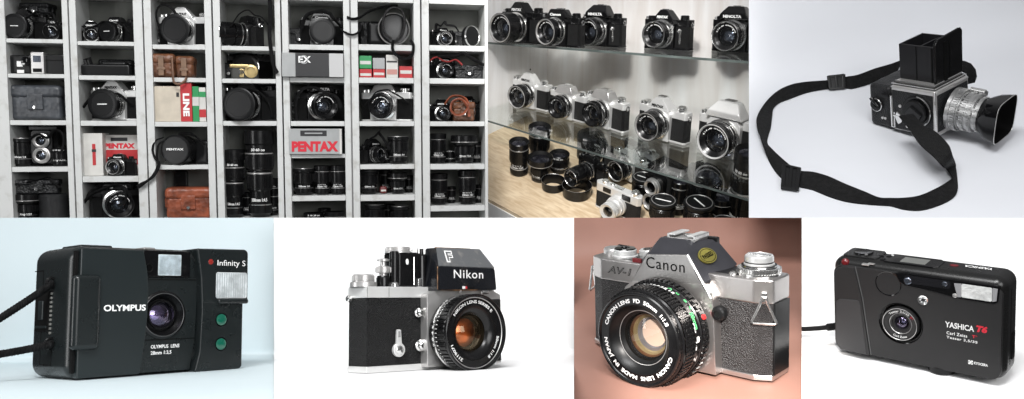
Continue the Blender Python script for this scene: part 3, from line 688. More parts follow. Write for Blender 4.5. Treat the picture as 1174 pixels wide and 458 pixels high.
    letters('YASHICA', lambda u, v: (u, v, H+.003), MT['white_letter'], root, box=(1.57, 1.30, .30, .235), bold=.02)
    b = B(); b.prism(ellipse(1.21, .24, .045, .035, 6), 'z', H-.002, H+.004); b.obj('red_emblem', pbr('emblem_red', (.15, .015, .02), .4), root)
    b = B(); b.lathe([(.042, .02), (.04, .045), (.025, .058), (0, .06)], (.150, .055, 1.058), 'y', 24); b.obj('self_timer_lamp', pbr('lamp_dark_red', (.16, .012, .015), .15), root)
    b = B(); b.box((.34, -.004, 1.06), (.42, .04, 1.075), .003); b.box((.40, .01, 1.072), (.47, .05, 1.083), .003); b.obj('cover_switch', MT['satin'], root)
    b = B(); b.box((W-.01, .23, .18), (W+.01, .32, .47), .006); b.box((W-.01, .25, .24), (W+.015, .30, .33), .004); b.obj('side_contact', MT['black_matte'], root)
    b = B(); b.box((W-.004, .18, .14), (W+.002, .186, .96)); b.obj('door_seam', MT['black_matte'], root)
    b = B(); b.lathe([(.13, -.042), (.14, -.03), (.14, -.0), (.14, .03)], (1.10, .22, 0), 'z', 36)
    for v in b.bm.verts: v.co.y -= .10; v.co.x += .04
    b.obj('tripod_foot', MT['black_plastic'], root)
    b = B(); b.box((-.02, .12, .14), (.03, .2, .30), .012); b.obj('strap_lug', MT['black_plastic'], root)
    # wrist cord
    st = thing('camera_strap', 'short dark cord tied to the end of the small tilted black camera', 'strap')
    q = FY.w((-.015, .16, .22)); y0 = q.y; a = (CX+F*q.x/q.y, CY-F*q.z/q.y)
    pts = []
    for i in range(21):
        s = i/20; m = (936, 377.5); e = (919.6, 377.5)
        px = (1-s)**2*a[0]+2*s*(1-s)*m[0]+s*s*e[0]; py = (1-s)**2*a[1]+2*s*(1-s)*m[1]+s*s*e[1]
        pts.append(P(px, py, y0+.02*s))
    b = B(); b.tube(pts, [.026 if i < 6 else .017 for i in range(21)], 8); b.obj('cord', MT['strap'], st)
build_yashica()

# ================================================================== the medium format camera and its strap
def sheet_depth(d, n, no, yback, sharp):
    fi = n.dot(d)/no; bi = 1/yback; k = sharp/bi; m = max(fi, bi)
    return 1/(m + math.log(math.exp(k*(fi-m))+math.exp(k*(bi-m)))/k)
def on_sheet(px, py, S):
    fr, zoff, yback, sharp = S; n = fr.R @ Vector((0, 0, 1)); d = ray(px, py)
    return d*sheet_depth(d, n, n.dot(fr.w((0, 0, zoff))), yback, sharp)
FHT = Frame(FH.R @ rot(0, 7.0), FH.w((0, .9, -.03)), KH)
SHEET_H = (FHT, -.004, 11.0, 40)

def build_hassy():
    W, H, D = .596, .533, .586
    root = thing('medium_format_camera', 'black and chrome box camera with open hood finder and square shade on pale grey paper', 'camera', FH.M())
    b = B(); b.box((0, 0, -.03), (W, D, H), .028, 3); body = b.obj('body', MT['satin'], root)
    b = B(); b.box((-.006, .03, -.01), (.03, D-.02, H-.055), .006); b.box((W-.03, .03, .03), (W+.006, D-.02, H-.055), .006); b.obj('side_leather', MT['black_leather'], root)
    b = B(); b.box((.03, -.006, .03), (W-.03, .03, H-.055), .006); b.obj('front_leather', MT['black_leather'], root)
    b = B(); b.box((.02, .02, H-.005), (W-.02, D, H+.022), .012); b.obj('top_frame', MT['black_metal'], root)
    b = B(); b.box((.05, .05, H+.018), (W-.045, D-.03, H+.045), .010); b.obj('finder_base', MT['satin'], root)
    # film magazine
    b = B(); b.box((.005, D+.012, -.03), (W-.02, D+.32, H-.03), .05, 4); mag = b.obj('film_magazine', MT['black_leather'], root)
    b = B(); b.box((-.014, D-.012, .0), (.01, D+.004, .40), .003); b.box((-.012, D-.05, .0), (.01, D-.036, .2), .003); b.box((-.012, D-.05, .0), (.01, D+.0, .012), .003); b.obj('edge_strip', MT['chrome'], root)
    b = B(); b.lathe([(.082, -.01), (.082, .02), (.075, .028), (.03, .028)], (0, .785, .255), 'x', 32); kn = b.obj('winding_key', MT['black_plastic'], mag)
    b = B(); b.lathe([(.083, .018), (.083, .026), (.076, .03)], (0, .785, .255), 'x', 32); b.obj('key_ring', MT['chrome'], kn)
    b = B(); b.hull([(-.02, .73, .24), (-.02, .75, .20), (-.06, .72, .24), (-.06, .86, .33), (-.02, .86, .33), (-.055, .83, .36), (-.02, .82, .36)], .012); b.obj('key_wing', MT['black_gloss'], kn)
    b = B(); b.box((-.03, .60, .37), (.0, .70, .42), .012); b.obj('magazine_latch', MT['black_plastic'], mag)
    for y in (.70, .66):
        b = B(); b.lathe([(.016, -.01), (.016, .004), (0, .006)], (0, y+.02, .09), 'x', 14); b.obj('counter_window', MT['satin'], mag)
    # finder
    x0, x1, y0, y1, z0, z1 = .13, .545, .10, .55, H+.04, H+.465
    b = B(); t = .022
    b.box((x0, y0, z0), (x0+t, y1, z1), .004); b.box((x1-t, y0, z0), (x1, y1, z1), .004); b.box((x0+t+.001, y1-t, z0), (x1-t-.001, y1, z1), .004); b.box((x0+t+.001, y0, z0), (x1-t-.001, y0+t, z1-.05), .004); b.box((x0+.02, y0+.02, z0), (x1-.02, y1-.02, z0+.03))
    b.box((x0+t+.001, y0+.2, z1-.05), (x1-t-.001, y0+.22, z1-.02), .003)
    fin = b.obj('hood_finder', pbr('hood_black', (.009, .009, .0105), .42, spec=.4, rvar=.08), root)
    b = B(); b.box((x0-.004, y0+.22, z0), (x0+.001, y0+.23, z1-.01)); b.box((x0-.006, y0+.015, z0), (x0+.001, y0+.035, z1-.01), .002); b.obj('hood_fold', MT['black_matte'], fin)
    b = B(); b.prism([(x0-.035, z0-.02), (x1+.02, z0-.01), (x1+.02, z1+.085), (x1-.02, z1+.115), (x0+.01, z1+.09), (x0-.035, z1+.04)], 'y', y0-.05, y0-.012, .012, 3); fl = b.obj('hood_front_flap', MT['black_metal'], fin)
    b = B(); b.box((x0+.10, y0-.058, z0), (x0+.16, y0-.045, z1+.04), .006); b.box((x0+.2, y0-.055, z0+.03), (x0+.205, y0-.048, z1+.03)); b.obj('flap_rib', MT['black_matte'], fl)
    b = B(); b.tube([(x0-.03, y0-.05, z1+.045), (x0+.01, y0-.05, z1+.093), (x1-.02, y0-.05, z1+.115)], .006, 6); b.obj('flap_edge', MT['black_gloss'], fl)
    # chrome edges
    b = B(); e = .009
    for p, q in (((.01, .01, H-.02), (.01, D, H-.02)), ((.01, .008, H-.02), (W-.01, .008, H-.02)), ((.008, .008, .02), (.008, .008, H-.02)), ((W-.01, .01, H-.02), (W-.01, D, H-.02)),
                 ((.022, .022, H+.018), (.022, D, H+.018)), ((.022, .022, H+.018), (W-.02, .022, H+.018)), ((.05, .05, H+.045), (.05, D-.03, H+.045)), ((.05, .05, H+.045), (W-.05, .05, H+.045))):
        b.tube([p, q], e*.8, 6)
    b.obj('chrome_edge', MT['chrome'], root)
    # winding crank
    b = B(); b.lathe([(.185, 0), (.185, .018), (.175, .028), (.15, .028)], (0, .235, .265), 'x', 40); cr = b.obj('winding_crank', MT['black_metal'], root)
    b = B(); b.tube([(-.026, .235+.183*math.cos(t), .265+.183*math.sin(t)) for t in [rad(95+i*8) for i in range(28)]], .010, 6); b.obj('crank_ring', MT['chrome'], cr)
    b = B(); b.hull([(x, .235+r*math.cos(t), .265+r*math.sin(t)) for x in (-.075, -.03) for r, t in [(.15, rad(a)) for a in range(0, 360, 24)]], .014, 2); b.obj('crank_disc', MT['black_plastic'], cr)
    b = B(); b.box((-.10, .13, .18), (-.07, .31, .33), .016, 2)
    for v in b.bm.verts:
        yy, zz = v.co.y-.235, v.co.z-.265; a = rad(35); v.co.y = .235+yy*math.cos(a)-zz*math.sin(a); v.co.z = .265+yy*math.sin(a)+zz*math.cos(a)
    b.obj('crank_arm', MT['black_gloss'], cr)
    b = B(); b.hull([(-.03, .50, .22), (-.006, .50, .22), (-.03, .44, .18), (-.006, .44, .18), (-.03, .43, .10), (-.006, .43, .10), (-.03, .48, .06), (-.006, .47, .06), (-.03, .52, .14), (-.006, .53, .14)], .006); b.box((-.034, .41, .155), (-.008, .55, .175), .006); b.obj('strap_clip', MT['chrome'], root)
    for y, z in ((.37, .05), (.39, .30), (.46, .29)):
        b = B(); b.lathe([(.02, 0), (.02, .014), (.012, .018), (0, .018)], (0, y, z), 'x', 14); b.obj('screw', MT['satin'], root)
    # lens
    c = (.335, 0, .215)
    b = B(); b.lathe([(.262, -.01), (.262, .03), (.25, .035), (.25, .045), (.235, .05), (.235, .115), (.222, .12), (.222, .205), (.228, .21), (.228, .265), (.205, .27), (.205, .325), (.19, .33)], c, seg=64)
    b.knurl(.245, .014, .045, .10, 52, c); b.knurl(.224, .014, .14, .19, 46, c); b.knurl(.226, .013, .225, .262, 60, c); b.knurl(.2, .014, .29, .32, 50, c)
    lens = b.obj('lens', pbr('barrel_silver', (.52, .52, .52), .3, .85, rvar=.04), root)
    lens.matrix_basis = Matrix.Translation(Vector(c)) @ Matrix.Rotation(rad(9), 4, 'Z') @ Matrix.Rotation(rad(7), 4, 'X') @ Matrix.Diagonal((.95, 1, .95, 1)) @ Matrix.Translation(-Vector(c))
    letters('500 250 125 60', lambda u, v: (c[0]+.2065*math.sin(u), -.365+v+.08, c[2]+.2065*math.cos(u)), MT['black_matte'], lens, box=(-.9, .5, 0, .03), bold=.03)
    barrel_letters('22 16 11 8 5.6 4', MT['black_matte'], lens, c, .2235, 190, 80, -.135, .022, bold=.03)
    b = B(); b.lathe([(.03, .10), (.03, .26), (.02, .27), (0, .27)], (.47, -.0, .44), 'y', 14); b.box((.52, -.26, .36), (.56, -.20, .42), .01); b.obj('lens_lever', MT['chrome'], lens)
    b = B(); b.lathe([(.20, .32), (.208, .325), (.208, .345), (.196, .35)], c, seg=56); b.obj('hood_ring', MT['black_metal'], lens)
    # square lens shade: loft from round to rounded square
    t = bmesh.new(); n = 64; rows = []
    def sq(i, r, e):
        a = 2*PI*i/n; x, z = math.cos(a), math.sin(a); m = (abs(x)**e+abs(z)**e)**(1/e); return x/m*r, z/m*r
    for d, r, e in ((.385, .202, 2), (.41, .212, 2.3), (.45, .224, 3.2), (.50, .236, 4.5), (.565, .246, 4.6), (.64, .256, 5), (.645, .250, 5)):
        d = .335+(d-.385)*.86
        rows.append([t.verts.new((c[0]+sq(i, r, e)[0], -d, c[2]+sq(i, r, e)[1])) for i in range(n)])
    for A, Bq in zip(rows, rows[1:]):
        for i in range(n): t.faces.new((A[i], A[(i+1) % n], Bq[(i+1) % n], Bq[i]))
    b = B(); b._merge(t); sh = b.obj('lens_shade', MT['black_gloss'], lens, ang=.5)
    t = bmesh.new(); rows = []
    for d, r, e in ((.645, .2495, 5), (.56, .234, 4.5), (.48, .205, 4), (.41, .17, 2), (.40, .12, 2), (.398, .0001, 2)):
        d = .335+(d-.385)*.86
        rows.append([t.verts.new((c[0]+sq(i, r, e)[0], -d, c[2]+sq(i, r, e)[1])) for i in range(n)])
    for A, Bq in zip(rows, rows[1:]):
        for i in range(n): t.faces.new((A[i], A[(i+1) % n], Bq[(i+1) % n], Bq[i]))
    b = B(); b._merge(t); b.obj('shade_lining', pbr('shade_lining', (.002, .002, .002), .75, spec=.1), sh)
    b = B(); b.tube([(c[0]+sq(i, .254, 5)[0], -.558, c[2]+sq(i, .254, 5)[1]) for i in range(n)], .0045, 6, True); b.obj('shade_rim', MT['satin'], sh)
    b = B(); b.tube([(c[0]+.203*math.cos(2*PI*i/48), -.345, c[2]+.203*math.sin(2*PI*i/48)) for i in range(48)], .0045, 6, True); b.obj('shade_ring', MT['satin'], sh)
    b = B(); b.box((W-.005, .30, .36), (W+.03, .36, .42), .01); b.obj('strap_lug', MT['chrome'], root)

    # the strap lies on the sheet; outline points measured in three views of the photograph
    st = thing('camera_strap', 'long black webbing strap with two slide buckles looping across the pale grey sheet', 'strap')
    def r3(p): return (858+p[0]/4.489, 60+p[1]/4.489)
    def r4(p): return (858+p[0]/4.489, 148+p[1]/4.489)
    S = [(r3(a), r3(b_)) for a, b_ in (((800, 35), (760, 110)), ((740, 58), (700, 128)), ((650, 85), (630, 162)), ((560, 118), (540, 188)), ((500, 128), (500, 187)), ((400, 145), (400, 192)), ((300, 153), (300, 210)), ((220, 168), (212, 242)), ((150, 200), (160, 262)), ((92, 253), (128, 293)), ((47, 325), (122, 330)), ((44, 380), (114, 392)), ((62, 435), (100, 436)))]
    S += [(r4(a), r4(b_)) for a, b_ in (((80, 92), (97, 78)), ((105, 165), (130, 112)), ((140, 222), (170, 150)), ((180, 262), (212, 186)), ((225, 285), (240, 205)), ((265, 300), (268, 218)), ((330, 314), (330, 223)), ((410, 347), (410, 245)), ((500, 374), (500, 285)), ((600, 388), (600, 325)), ((680, 394), (672, 354)), ((735, 398), (730, 357)), ((800, 415), (790, 357)), ((880, 420), (880, 345)), ((965, 400), (978, 302)), ((1045, 362), (1036, 265)), ((1074, 322), (1050, 250)), ((1073, 250), (1040, 232)), ((1064, 180), (1020, 208)), ((1048, 138), (1004, 196)), ((1030, 85), (950, 140)), ((965, 18), (882, 78)), ((905, -12), (838, 12)), ((880, -40), (805, -30)), ((845, -75), (775, -65)))]
    n = len(S)
    def lift(i):
        if i < 4: return .10
        if i < 14: return .085
        if i < 30: return .05
        return .05 if i < n-6 else .08+.05*(i-(n-6))
    prs = []
    for i, (a, b_) in enumerate(S):
        h = lift(i); lo, hi = (.012, h) if i < 14 else (.012, h)
        if i >= n-6:
            A = FH.w(FH.hit(a[0], a[1], (0, 0, 1), h-.03)); C = FH.w(FH.hit(b_[0], b_[1], (0, 0, 1), h))
        else:
            A = on_sheet(a[0], a[1], SHEET_H); C = on_sheet(b_[0], b_[1], SHEET_H)
            A *= 1-(h if i < 14 else .01)/9*1.6; C *= 1-(.01 if i < 14 else h)/9*1.6
        prs.append((A, C))
    def cr(p0, p1, p2, p3, t): return .5*((2*p1)+(p2-p0)*t+(2*p0-5*p1+4*p2-p3)*t*t+(3*p1-p0-3*p2+p3)*t**3)
    fine = []
    for i in range(n-1):
        g = [prs[max(0, min(n-1, i+k))] for k in (-1, 0, 1, 2)]
        for s in range(5): fine.append((cr(*[q[0] for q in g], s/5), cr(*[q[1] for q in g], s/5)))
    fine.append(prs[-1])
    b = B(); b.ribbon(fine, .014); b.obj('webbing', MT['strap'], st, ang=1.2)
    b = B()
    up = [(1099, 70), (1106, 70.5), (1113, 73.5), (1118, 80), (1119.5, 88), (1117, 95)]; dn_ = [(1100, 81), (1104, 82.5), (1108, 85), (1110.5, 89), (1110, 93), (1108, 97)]
    b.ribbon([(P(a[0], a[1], 9.35), P(c_[0], c_[1], 9.28)) for a, c_ in zip(up, dn_)], .014); b.obj('webbing', MT['strap'], st, ang=1.2)
    def buckle(corners, zf):
        a, bq, c_, d = [on_sheet(x, y, SHEET_H)*(1-z/9*1.8) for (x, y), z in zip(corners, zf)]
        nn = ((bq-a).cross(d-a)).normalized()
        if nn.y > 0: nn = -nn
        nn *= .03; m = B()
        def bar(p, q, w):
            dd = (q-p).normalized()*w*.3; ss = nn.cross(q-p).normalized()*w/2
            m.hull([p-dd+ss, p-dd-ss, q+dd+ss, q+dd-ss, p-dd+ss+nn, p-dd-ss+nn, q+dd+ss+nn, q+dd-ss+nn], .006, 2)
        bar(a, bq, .03); bar(bq, c_, .04); bar(c_, d, .03); bar(d, a, .04); bar((a+bq)/2, (c_+d)/2, .03)
        m.hull([a+nn*.2, bq+nn*.2, c_+nn*.2, d+nn*.2, a+nn*.6, bq+nn*.6, c_+nn*.6, d+nn*.6])
        return m.obj('slide_buckle', MT['black_plastic'], st)
    buckle([r3((412, 128)), r3((488, 120)), r3((490, 184)), r3((420, 190))], (.11, .11, .02, .02))
    buckle([r4((185, 195)), r4((262, 212)), r4((250, 318)), r4((178, 308))], (.08, .08, .02, .02))
    b = B()
    for px, py in ((1020, 132), (1000, 172)):
        q = FH.w(FH.hit(*r4((px, py)), (0, 0, 1), .075)); b.lathe([(.014, 0), (.01, .008), (0, .01)], q, 'z', 12)
    b.obj('rivet', MT['satin'], st)
build_hassy()
# ================================================================== kinds used on the shelves (unit sizes, first use moves the built one, later ones are copies)
KIT = {}; USED = set()
def kit(f): KIT[f.__name__] = f; return f
MADE = {}
def put(kind, label, cat, M, group=None):
    if kind not in MADE:
        MADE[kind] = KIT[kind](); r = MADE[kind]; r.matrix_basis = M; tag(r, label, cat, group); return r
    return dup(MADE[kind], label, group, M, cat)

def slr(name, top, body, prism, r=.36, L=.5, z=.42, rim=None, name_text=None, timer=False, plate=None, prism_mat=None, zoom=False, cap=False):
    root = thing(name, '', 'camera'); H = .80
    pl = lambda o=0: [(-.60-o, -o), (.74+o, -o), (.79+o, .06), (.79+o, .26+o), (-.65-o, .26+o), (-.65-o, .06)]
    b = B(); b.prism(pl(-.008), 'z', .05, .62, .012); b.obj('body', body, root)
    b = B(); b.prism(pl(), 'z', 0, .055, .012); b.obj('base_plate', top, root)
    b = B(); b.prism(pl(), 'z', .615, H, .022, 2); tp = b.obj('top_plate', top, root)
    b = B(); b.prism([(-.36, .02), (.36, .02), (.38, .70), (.30, .80), (-.30, .80), (-.38, .70)], 'y', -.10, .05, .014); b.obj('mirror_box', plate or top, root)
    pm = prism_mat or top
    b = B()
    if prism == 'peak': b.hull([(-.34, -.09, .78), (.34, -.09, .78), (-.10, -.05, 1.06), (.10, -.05, 1.06), (-.36, .24, .78), (.36, .24, .78), (-.14, .22, 1.04), (.14, .22, 1.04)], .02)
    elif prism == 'flat': b.hull([(-.36, -.11, .78), (.36, -.11, .78), (-.24, -.06, 1.02), (.24, -.06, 1.02), (-.36, .26, .78), (.36, .26, .78), (-.20, .26, 1.0), (.20, .26, 1.0)], .03)
    else: b.hull([(-.42, -.14, .82), (.42, -.14, .82), (-.36, -.16, .96), (.36, -.16, .96), (-.22, .0, 1.14), (.22, .0, 1.14), (-.40, .26, .80), (.40, .26, .80), (-.20, .26, 1.12), (.20, .26, 1.12)], .03)
    pr = b.obj('prism_housing', pm, root)
    if name_text:
        q = {'peak': (-.17, .17, .83, .90, -.094), 'flat': (-.20, .20, .84, .91, -.105), 'tall': (-.25, .25, .855, .93, -.168)}[prism]
        letters(name_text, lambda u, v: (u, q[4]-.004+(v-.8)*(.10 if prism != 'tall' else -.05), v), MT['white_letter'] if top is not MT['satin'] and top is not MT['satin_light'] else MT['black_matte'], pr, box=q[:4], bold=.05)
    b = B(); b.box((-.11, .06, 1.04 if prism == 'peak' else 1.0 if prism == 'flat' else 1.12), (.11, .20, 1.075 if prism == 'peak' else 1.04 if prism == 'flat' else 1.155), .01); b.obj('accessory_shoe', MT['chrome'], pr)
    dm = MT['chrome'] if top is MT['satin'] or top is MT['satin_light'] else MT['black_metal']
    b = B(); b.lathe([(.12, .798), (.12, .85), (.105, .86), (.105, .90), (.09, .915), (0, .915)], (.57, .13, 0), 'z', 28); b.knurl(.105, .01, .862, .90, 26, (.57, .13, 0), 'z'); b.obj('rewind_knob', dm, root)
    b = B(); b.lathe([(.10, .798), (.10, .87), (.085, .885), (0, .885)], (-.47, .13, 0), 'z', 28); b.obj('shutter_dial', dm, root)
    b = B(); b.lathe([(.045, .798), (.045, .86), (.03, .87), (0, .87)], (-.56, .06, 0), 'z', 16); b.obj('release_button', MT['chrome'], root)
    b = B(); b.lathe([(.055, .25), (.055, .255), (.055, .275), (0, .28)], (.79-.255+.235, .16, .70), 'x', 12)
    b = B(); b.tube([(.80, .14+.05*math.cos(t*PI/6), .66+.06*math.sin(t*PI/6)) for t in range(12)], .014, 6, True); b.obj('strap_ring', MT['chrome'], root)
    if timer:
        b = B(); b.lathe([(.06, 0), (.06, .035), (0, .04)], (.52, 0, .50)); b.prism([(.49, .16), (.55, .16), (.545, .5), (.495, .5)], 'y', -.028, 0, .004); b.obj('self_timer_lever', MT['chrome'], root)
    c = (0, 0, z); b = B()
    if zoom:
        b.lathe([(.30, .09), (.30, .2), (.33, .22)], c, seg=40); b.knurl(.33, .016, .23, .42, 36, c); b.lathe([(.33, .42), (.36, .46)], c, seg=40); b.knurl(r-.012, .014, .48, L-.16, 44, c); b.lathe([(r-.01, L-.16), (r, L-.08), (r, L), (r-.03, L+.012), (r-.05, L-.02), (r*.78, L-.05), (r*.62, L-.09)], c, seg=44)
    else:
        b.lathe([(.33, .09), (.33, .16)], c, seg=40); b.knurl(.33, .016, .16, .22, 34, c); b.lathe([(.33, .22), (.35, .25), (.35, .29)], c, seg=40); b.knurl(r-.014, .014, .30, L-.08, 44, c); b.lathe([(r-.015, L-.08), (r, L-.06), (r, L), (r-.025, L+.012), (r-.045, L-.02), (r*.78, L-.04), (r*.62, L-.09)], c, seg=44)
    ln = b.obj('lens', MT['black_metal'], root)
    b = B(); b.lathe([(r-.047, L-.018), (r-.03, L+.014), (r-.018, L+.016), (r-.012, L+.004)], c, seg=44)
    b.obj('front_ring', rim or MT['black_metal'], ln)
    b = B(); b.lathe([(.335, .225), (.362, .232), (.362, .252), (.345, .256)], c, seg=44); b.lathe([(.375, .10), (.385, .105), (.385, .13), (.34, .14)], c, seg=44); b.obj('chrome_band', MT['chrome'], ln)
    arc_letters('1:1.8 50mm', MT['white_letter'], ln, c, r*.68, 160, 20, .035, -(L-.052), bold=.03)
    b = B(); rr = r*.62
    b.lathe([(rr, L-.09), (rr*.85, L-.16), (rr*.8, L-.17), (rr*.72, L-.26), (rr*.6, L-.27)], c, seg=36); b.lathe([(rr*.95, L-.10), (rr*.92, L-.085), (rr*.89, L-.10)], c, seg=36); b.obj('lens_tunnel', MT['black_metal'], ln)
    b = B(); b.lathe([(rr*.62, L-.27), (rr*.4, L-.24), (0, L-.225)], c, seg=30); b.obj('rear_element', MT['lens_blue'], ln)
    b = B(); b.lathe([(rr, L-.095), (rr*.7, L-.06), (rr*.35, L-.045), (0, L-.04)], c, seg=36); b.obj('lens_glass', MT['glass_clear'], ln)
    if cap:
        b = B(); b.lathe([(r+.008, L-.10), (r+.015, L-.09), (r+.015, L+.015), (r-.02, L+.03), (r*.80, L+.032), (r*.78, L+.022), (0, L+.022)], c, seg=44); cp = b.obj('lens_cap', MT['black_plastic'], ln)
        bb = B(); bb.box((-.13, -(L+.028), z-.012), (.13, -(L+.02), z+.012)); bb.obj('cap_print', MT['white_letter'], cp)
    root['_r'] = r; root['_L'] = L; root['_z'] = z
    return root
SPEC = {}
def defslr(kind, **kw):
    SPEC[kind] = (kw.get('r', .36), kw.get('L', .5), kw.get('z', .42))
    def f():
        r = slr(**kw)
        for k in ('_r', '_L', '_z'): del r[k]
        return r
    KIT[kind] = f
BM, LE = MT['black_metal'], MT['leatherette']
defslr('slr_black_peak', name='black_slr_camera', top=BM, body=LE, prism='peak', rim=MT['chrome'], name_text='PENTAX', timer=True)
defslr('slr_black_long', name='black_slr_camera', top=BM, body=LE, prism='peak', r=.38, L=.72, rim=MT['satin'], name_text='PENTAX')
defslr('slr_black_flat', name='black_slr_camera', top=BM, body=LE, prism='flat', rim=MT['satin'], name_text='Canon')
defslr('slr_black_tall', name='black_slr_camera', top=BM, body=LE, prism='tall', r=.38, rim=MT['chrome'], name_text='MINOLTA', timer=True)
defslr('slr_chrome_peak', name='chrome_slr_camera', top=MT['satin_light'], body=LE, prism='peak', rim=MT['satin'], name_text='PENTAX')
defslr('slr_chrome_flat', name='chrome_slr_camera', top=MT['satin_light'], body=LE, prism='flat', r=.33, L=.42, rim=BM, name_text=None, prism_mat=MT['satin'])
defslr('slr_chrome_wide', name='chrome_slr_camera', top=MT['satin_light'], body=LE, prism='tall', r=.37, L=.46, rim=MT['satin_light'], name_text=None)
defslr('slr_cap', name='black_slr_camera', top=BM, body=LE, prism='flat', r=.38, cap=True, name_text='Canon')
defslr('slr_cap_peak', name='black_slr_camera', top=BM, body=LE, prism='peak', r=.40, L=.6, cap=True)
defslr('slr_cap_chrome', name='chrome_slr_camera', top=MT['satin_light'], body=LE, prism='peak', r=.38, cap=True, name_text='PENTAX')
defslr('slr_dark', name='black_slr_camera', top=BM, body=LE, prism='tall', r=.36, L=.5, name_text='MINOLTA')
defslr('slr_zoom', name='zoom_slr_camera', top=BM, body=LE, prism='flat', r=.36, L=1.0, rim=MT['chrome'], zoom=True)

@kit
def rangefinder():
    root = thing('rangefinder_camera', '', 'camera')
    pl = lambda o=0: [(-.62-o, -o), (.62+o, -o), (.70+o, .10), (.62+o, .24+o), (-.62-o, .24+o), (-.70-o, .10)]
    b = B(); b.prism(pl(-.01), 'z', .04, .52, .02); b.obj('body', LE, root)
    b = B(); b.prism(pl(), 'z', 0, .05, .012); b.obj('base_plate', MT['satin_light'], root)
    b = B(); b.prism(pl(), 'z', .51, .76, .025, 3); tp = b.obj('top_plate', MT['satin_light'], root)
    b = B(); b.prism(rrect(-.42, -.18, .57, .70, .02), 'y', -.012, .0, .004); b.prism(rrect(.16, .42, .56, .71, .02), 'y', -.012, 0, .004); b.obj('finder_window', MT['black_gloss'], tp)
    for x, r, h in ((.48, .11, .1), (-.44, .09, .07), (-.22, .06, .05)):
        b = B(); b.lathe([(r, .758), (r, .76+h*.7), (r*.8, .76+h), (0, .76+h)], (x, .12, 0), 'z', 26); b.obj('top_dial', MT['chrome'], root)
    b = B(); b.box((-.12, .05, .758), (.12, .18, .79), .01); b.obj('accessory_shoe', MT['chrome'], root)
    c = (.05, 0, .34); b = B(); b.lathe([(.27, 0), (.27, .08), (.24, .1)], c, seg=40); b.knurl(.24, .014, .10, .18, 40, c); b.lathe([(.24, .18), (.22, .2), (.22, .27)], c, seg=40); b.knurl(.22, .012, .28, .36, 40, c); b.lathe([(.22, .36), (.23, .38), (.23, .46), (.215, .47), (.19, .45), (.14, .43)], c, seg=40)
    ln = b.obj('lens', MT['satin_light'], root)
    lens_stack(ln, c, -.43, .14, .15, MT['lens_blue'])
    return root
SPEC['rangefinder'] = (.23, .46, .34)

@kit
def twin_lens():
    root = thing('twin_lens_camera', '', 'camera')
    b = B(); b.box((-.36, 0, 0), (.36, .62, 1.0), .04, 3); b.obj('body', LE, root)
    b = B(); b.box((-.36, .0, .99), (.36, .60, 1.10), .02); b.obj('hood', BM, root)
    b = B(); b.prism(rrect(-.27, .27, .08, .98, .1), 'y', -.14, .02, .015); fb = b.obj('front_board', BM, root)
    for z, r in ((.70, .21), (.30, .22)):
        c = (0, 0, z); b = B(); b.lathe([(r, .14), (r, .2), (r*.9, .21)], c, seg=36); b.lathe([(r*.9, .21), (r*.9, .27), (r*.82, .28), (r*.7, .25), (r*.6, .24)], c, seg=36); ln = b.obj('lens', MT['satin'], fb)
        lens_stack(ln, c, -.24, r*.6, .12, MT['lens_blue'])
    b = B(); b.lathe([(.10, 0), (.10, .06), (.08, .08), (0, .08)], (.36+.0, .35, .45), 'x', 24)
    for v in b.bm.verts: v.co.x = .72-v.co.x
    b.obj('focus_knob', MT['chrome'], root)
    b = B(); b.prism([(.361, .5), (.38, .5), (.38, .6), (.361, .6)], 'z', .5, .7, .004); b.obj('side_latch', MT['chrome'], root)
    return root

def std_lens(name, prof, knurls, marks=None, rings=(), cap='glass', mat=None):
    """a lens standing upright on its mount; unit radius about .5"""
    root = thing(name, '', 'lens')
    b = B(); b.lathe([(.0, 0)]+prof, (0, 0, 0), 'z', 40)
    for r, d0, d1, n in knurls: b.knurl(r, .022, d0, d1, n, (0, 0, 0), 'z')
    b.obj('barrel', mat or BM, root)
    for r, d0, d1, m in rings:
        b = B(); b.lathe([(r-.02, d0), (r, d0+.01), (r, d1-.01), (r-.02, d1)], (0, 0, 0), 'z', 40); b.obj('chrome_ring', m, root)
    if marks:
        for txt, r, z, h, a0, a1 in marks:
            letters(txt, lambda u, v: (r*math.cos(u), r*math.sin(u), v), MT['white_letter'], root, box=(rad(a0), rad(a1), z, z+h), bold=.03)
    R, Z = prof[-1]
    if cap == 'glass':
        b = B(); b.lathe([(R, Z), (R*.8, Z-.08), (R*.75, Z-.10)], (0, 0, 0), 'z', 40); b.obj('front_bezel', MT['black_matte'], root)
        b = B(); b.lathe([(R*.75, Z-.10), (R*.4, Z-.05), (0, Z-.04)], (0, 0, 0), 'z', 36); b.obj('lens_glass', MT['lens_deep'], root)
    else:
        b = B(); b.lathe([(R+.015, Z-.07), (R+.02, Z-.06), (R+.02, Z+.01), (R-.01, Z+.03), (R*.84, Z+.032), (R*.82, Z+.018), (0, Z+.018)], (0, 0, 0), 'z', 40); cp = b.obj('lens_cap', MT['black_plastic'], root)
        b = B(); b.tube([(R*.88*math.cos(2*PI*i/40), R*.88*math.sin(2*PI*i/40), Z+.032) for i in range(40)], .012, 6, True); b.obj('cap_ring', MT['satin'], cp)
        b = B(); b.box((-R*.6, -.025, Z+.016), (R*.6, .025, Z+.022)); b.obj('cap_print', MT['white_letter'], cp)
    return root
@kit
def lens_short():
    return std_lens('standing_lens', [(.34, 0), (.36, .08), (.42, .10), (.42, .26), (.40, .27), (.40, .36), (.45, .38), (.45, .72), (.43, .73), (.46, .78), (.47, .92), (.44, .95)], [(.445, .42, .70, 36), (.415, .12, .24, 30)], [('16 11 8 5.6 4 2.8', .405, .29, .06, 230, 320), ('5 10 20 oo', .475, .82, .07, 240, 310)], [(.43, .265, .30, MT['chrome'])])
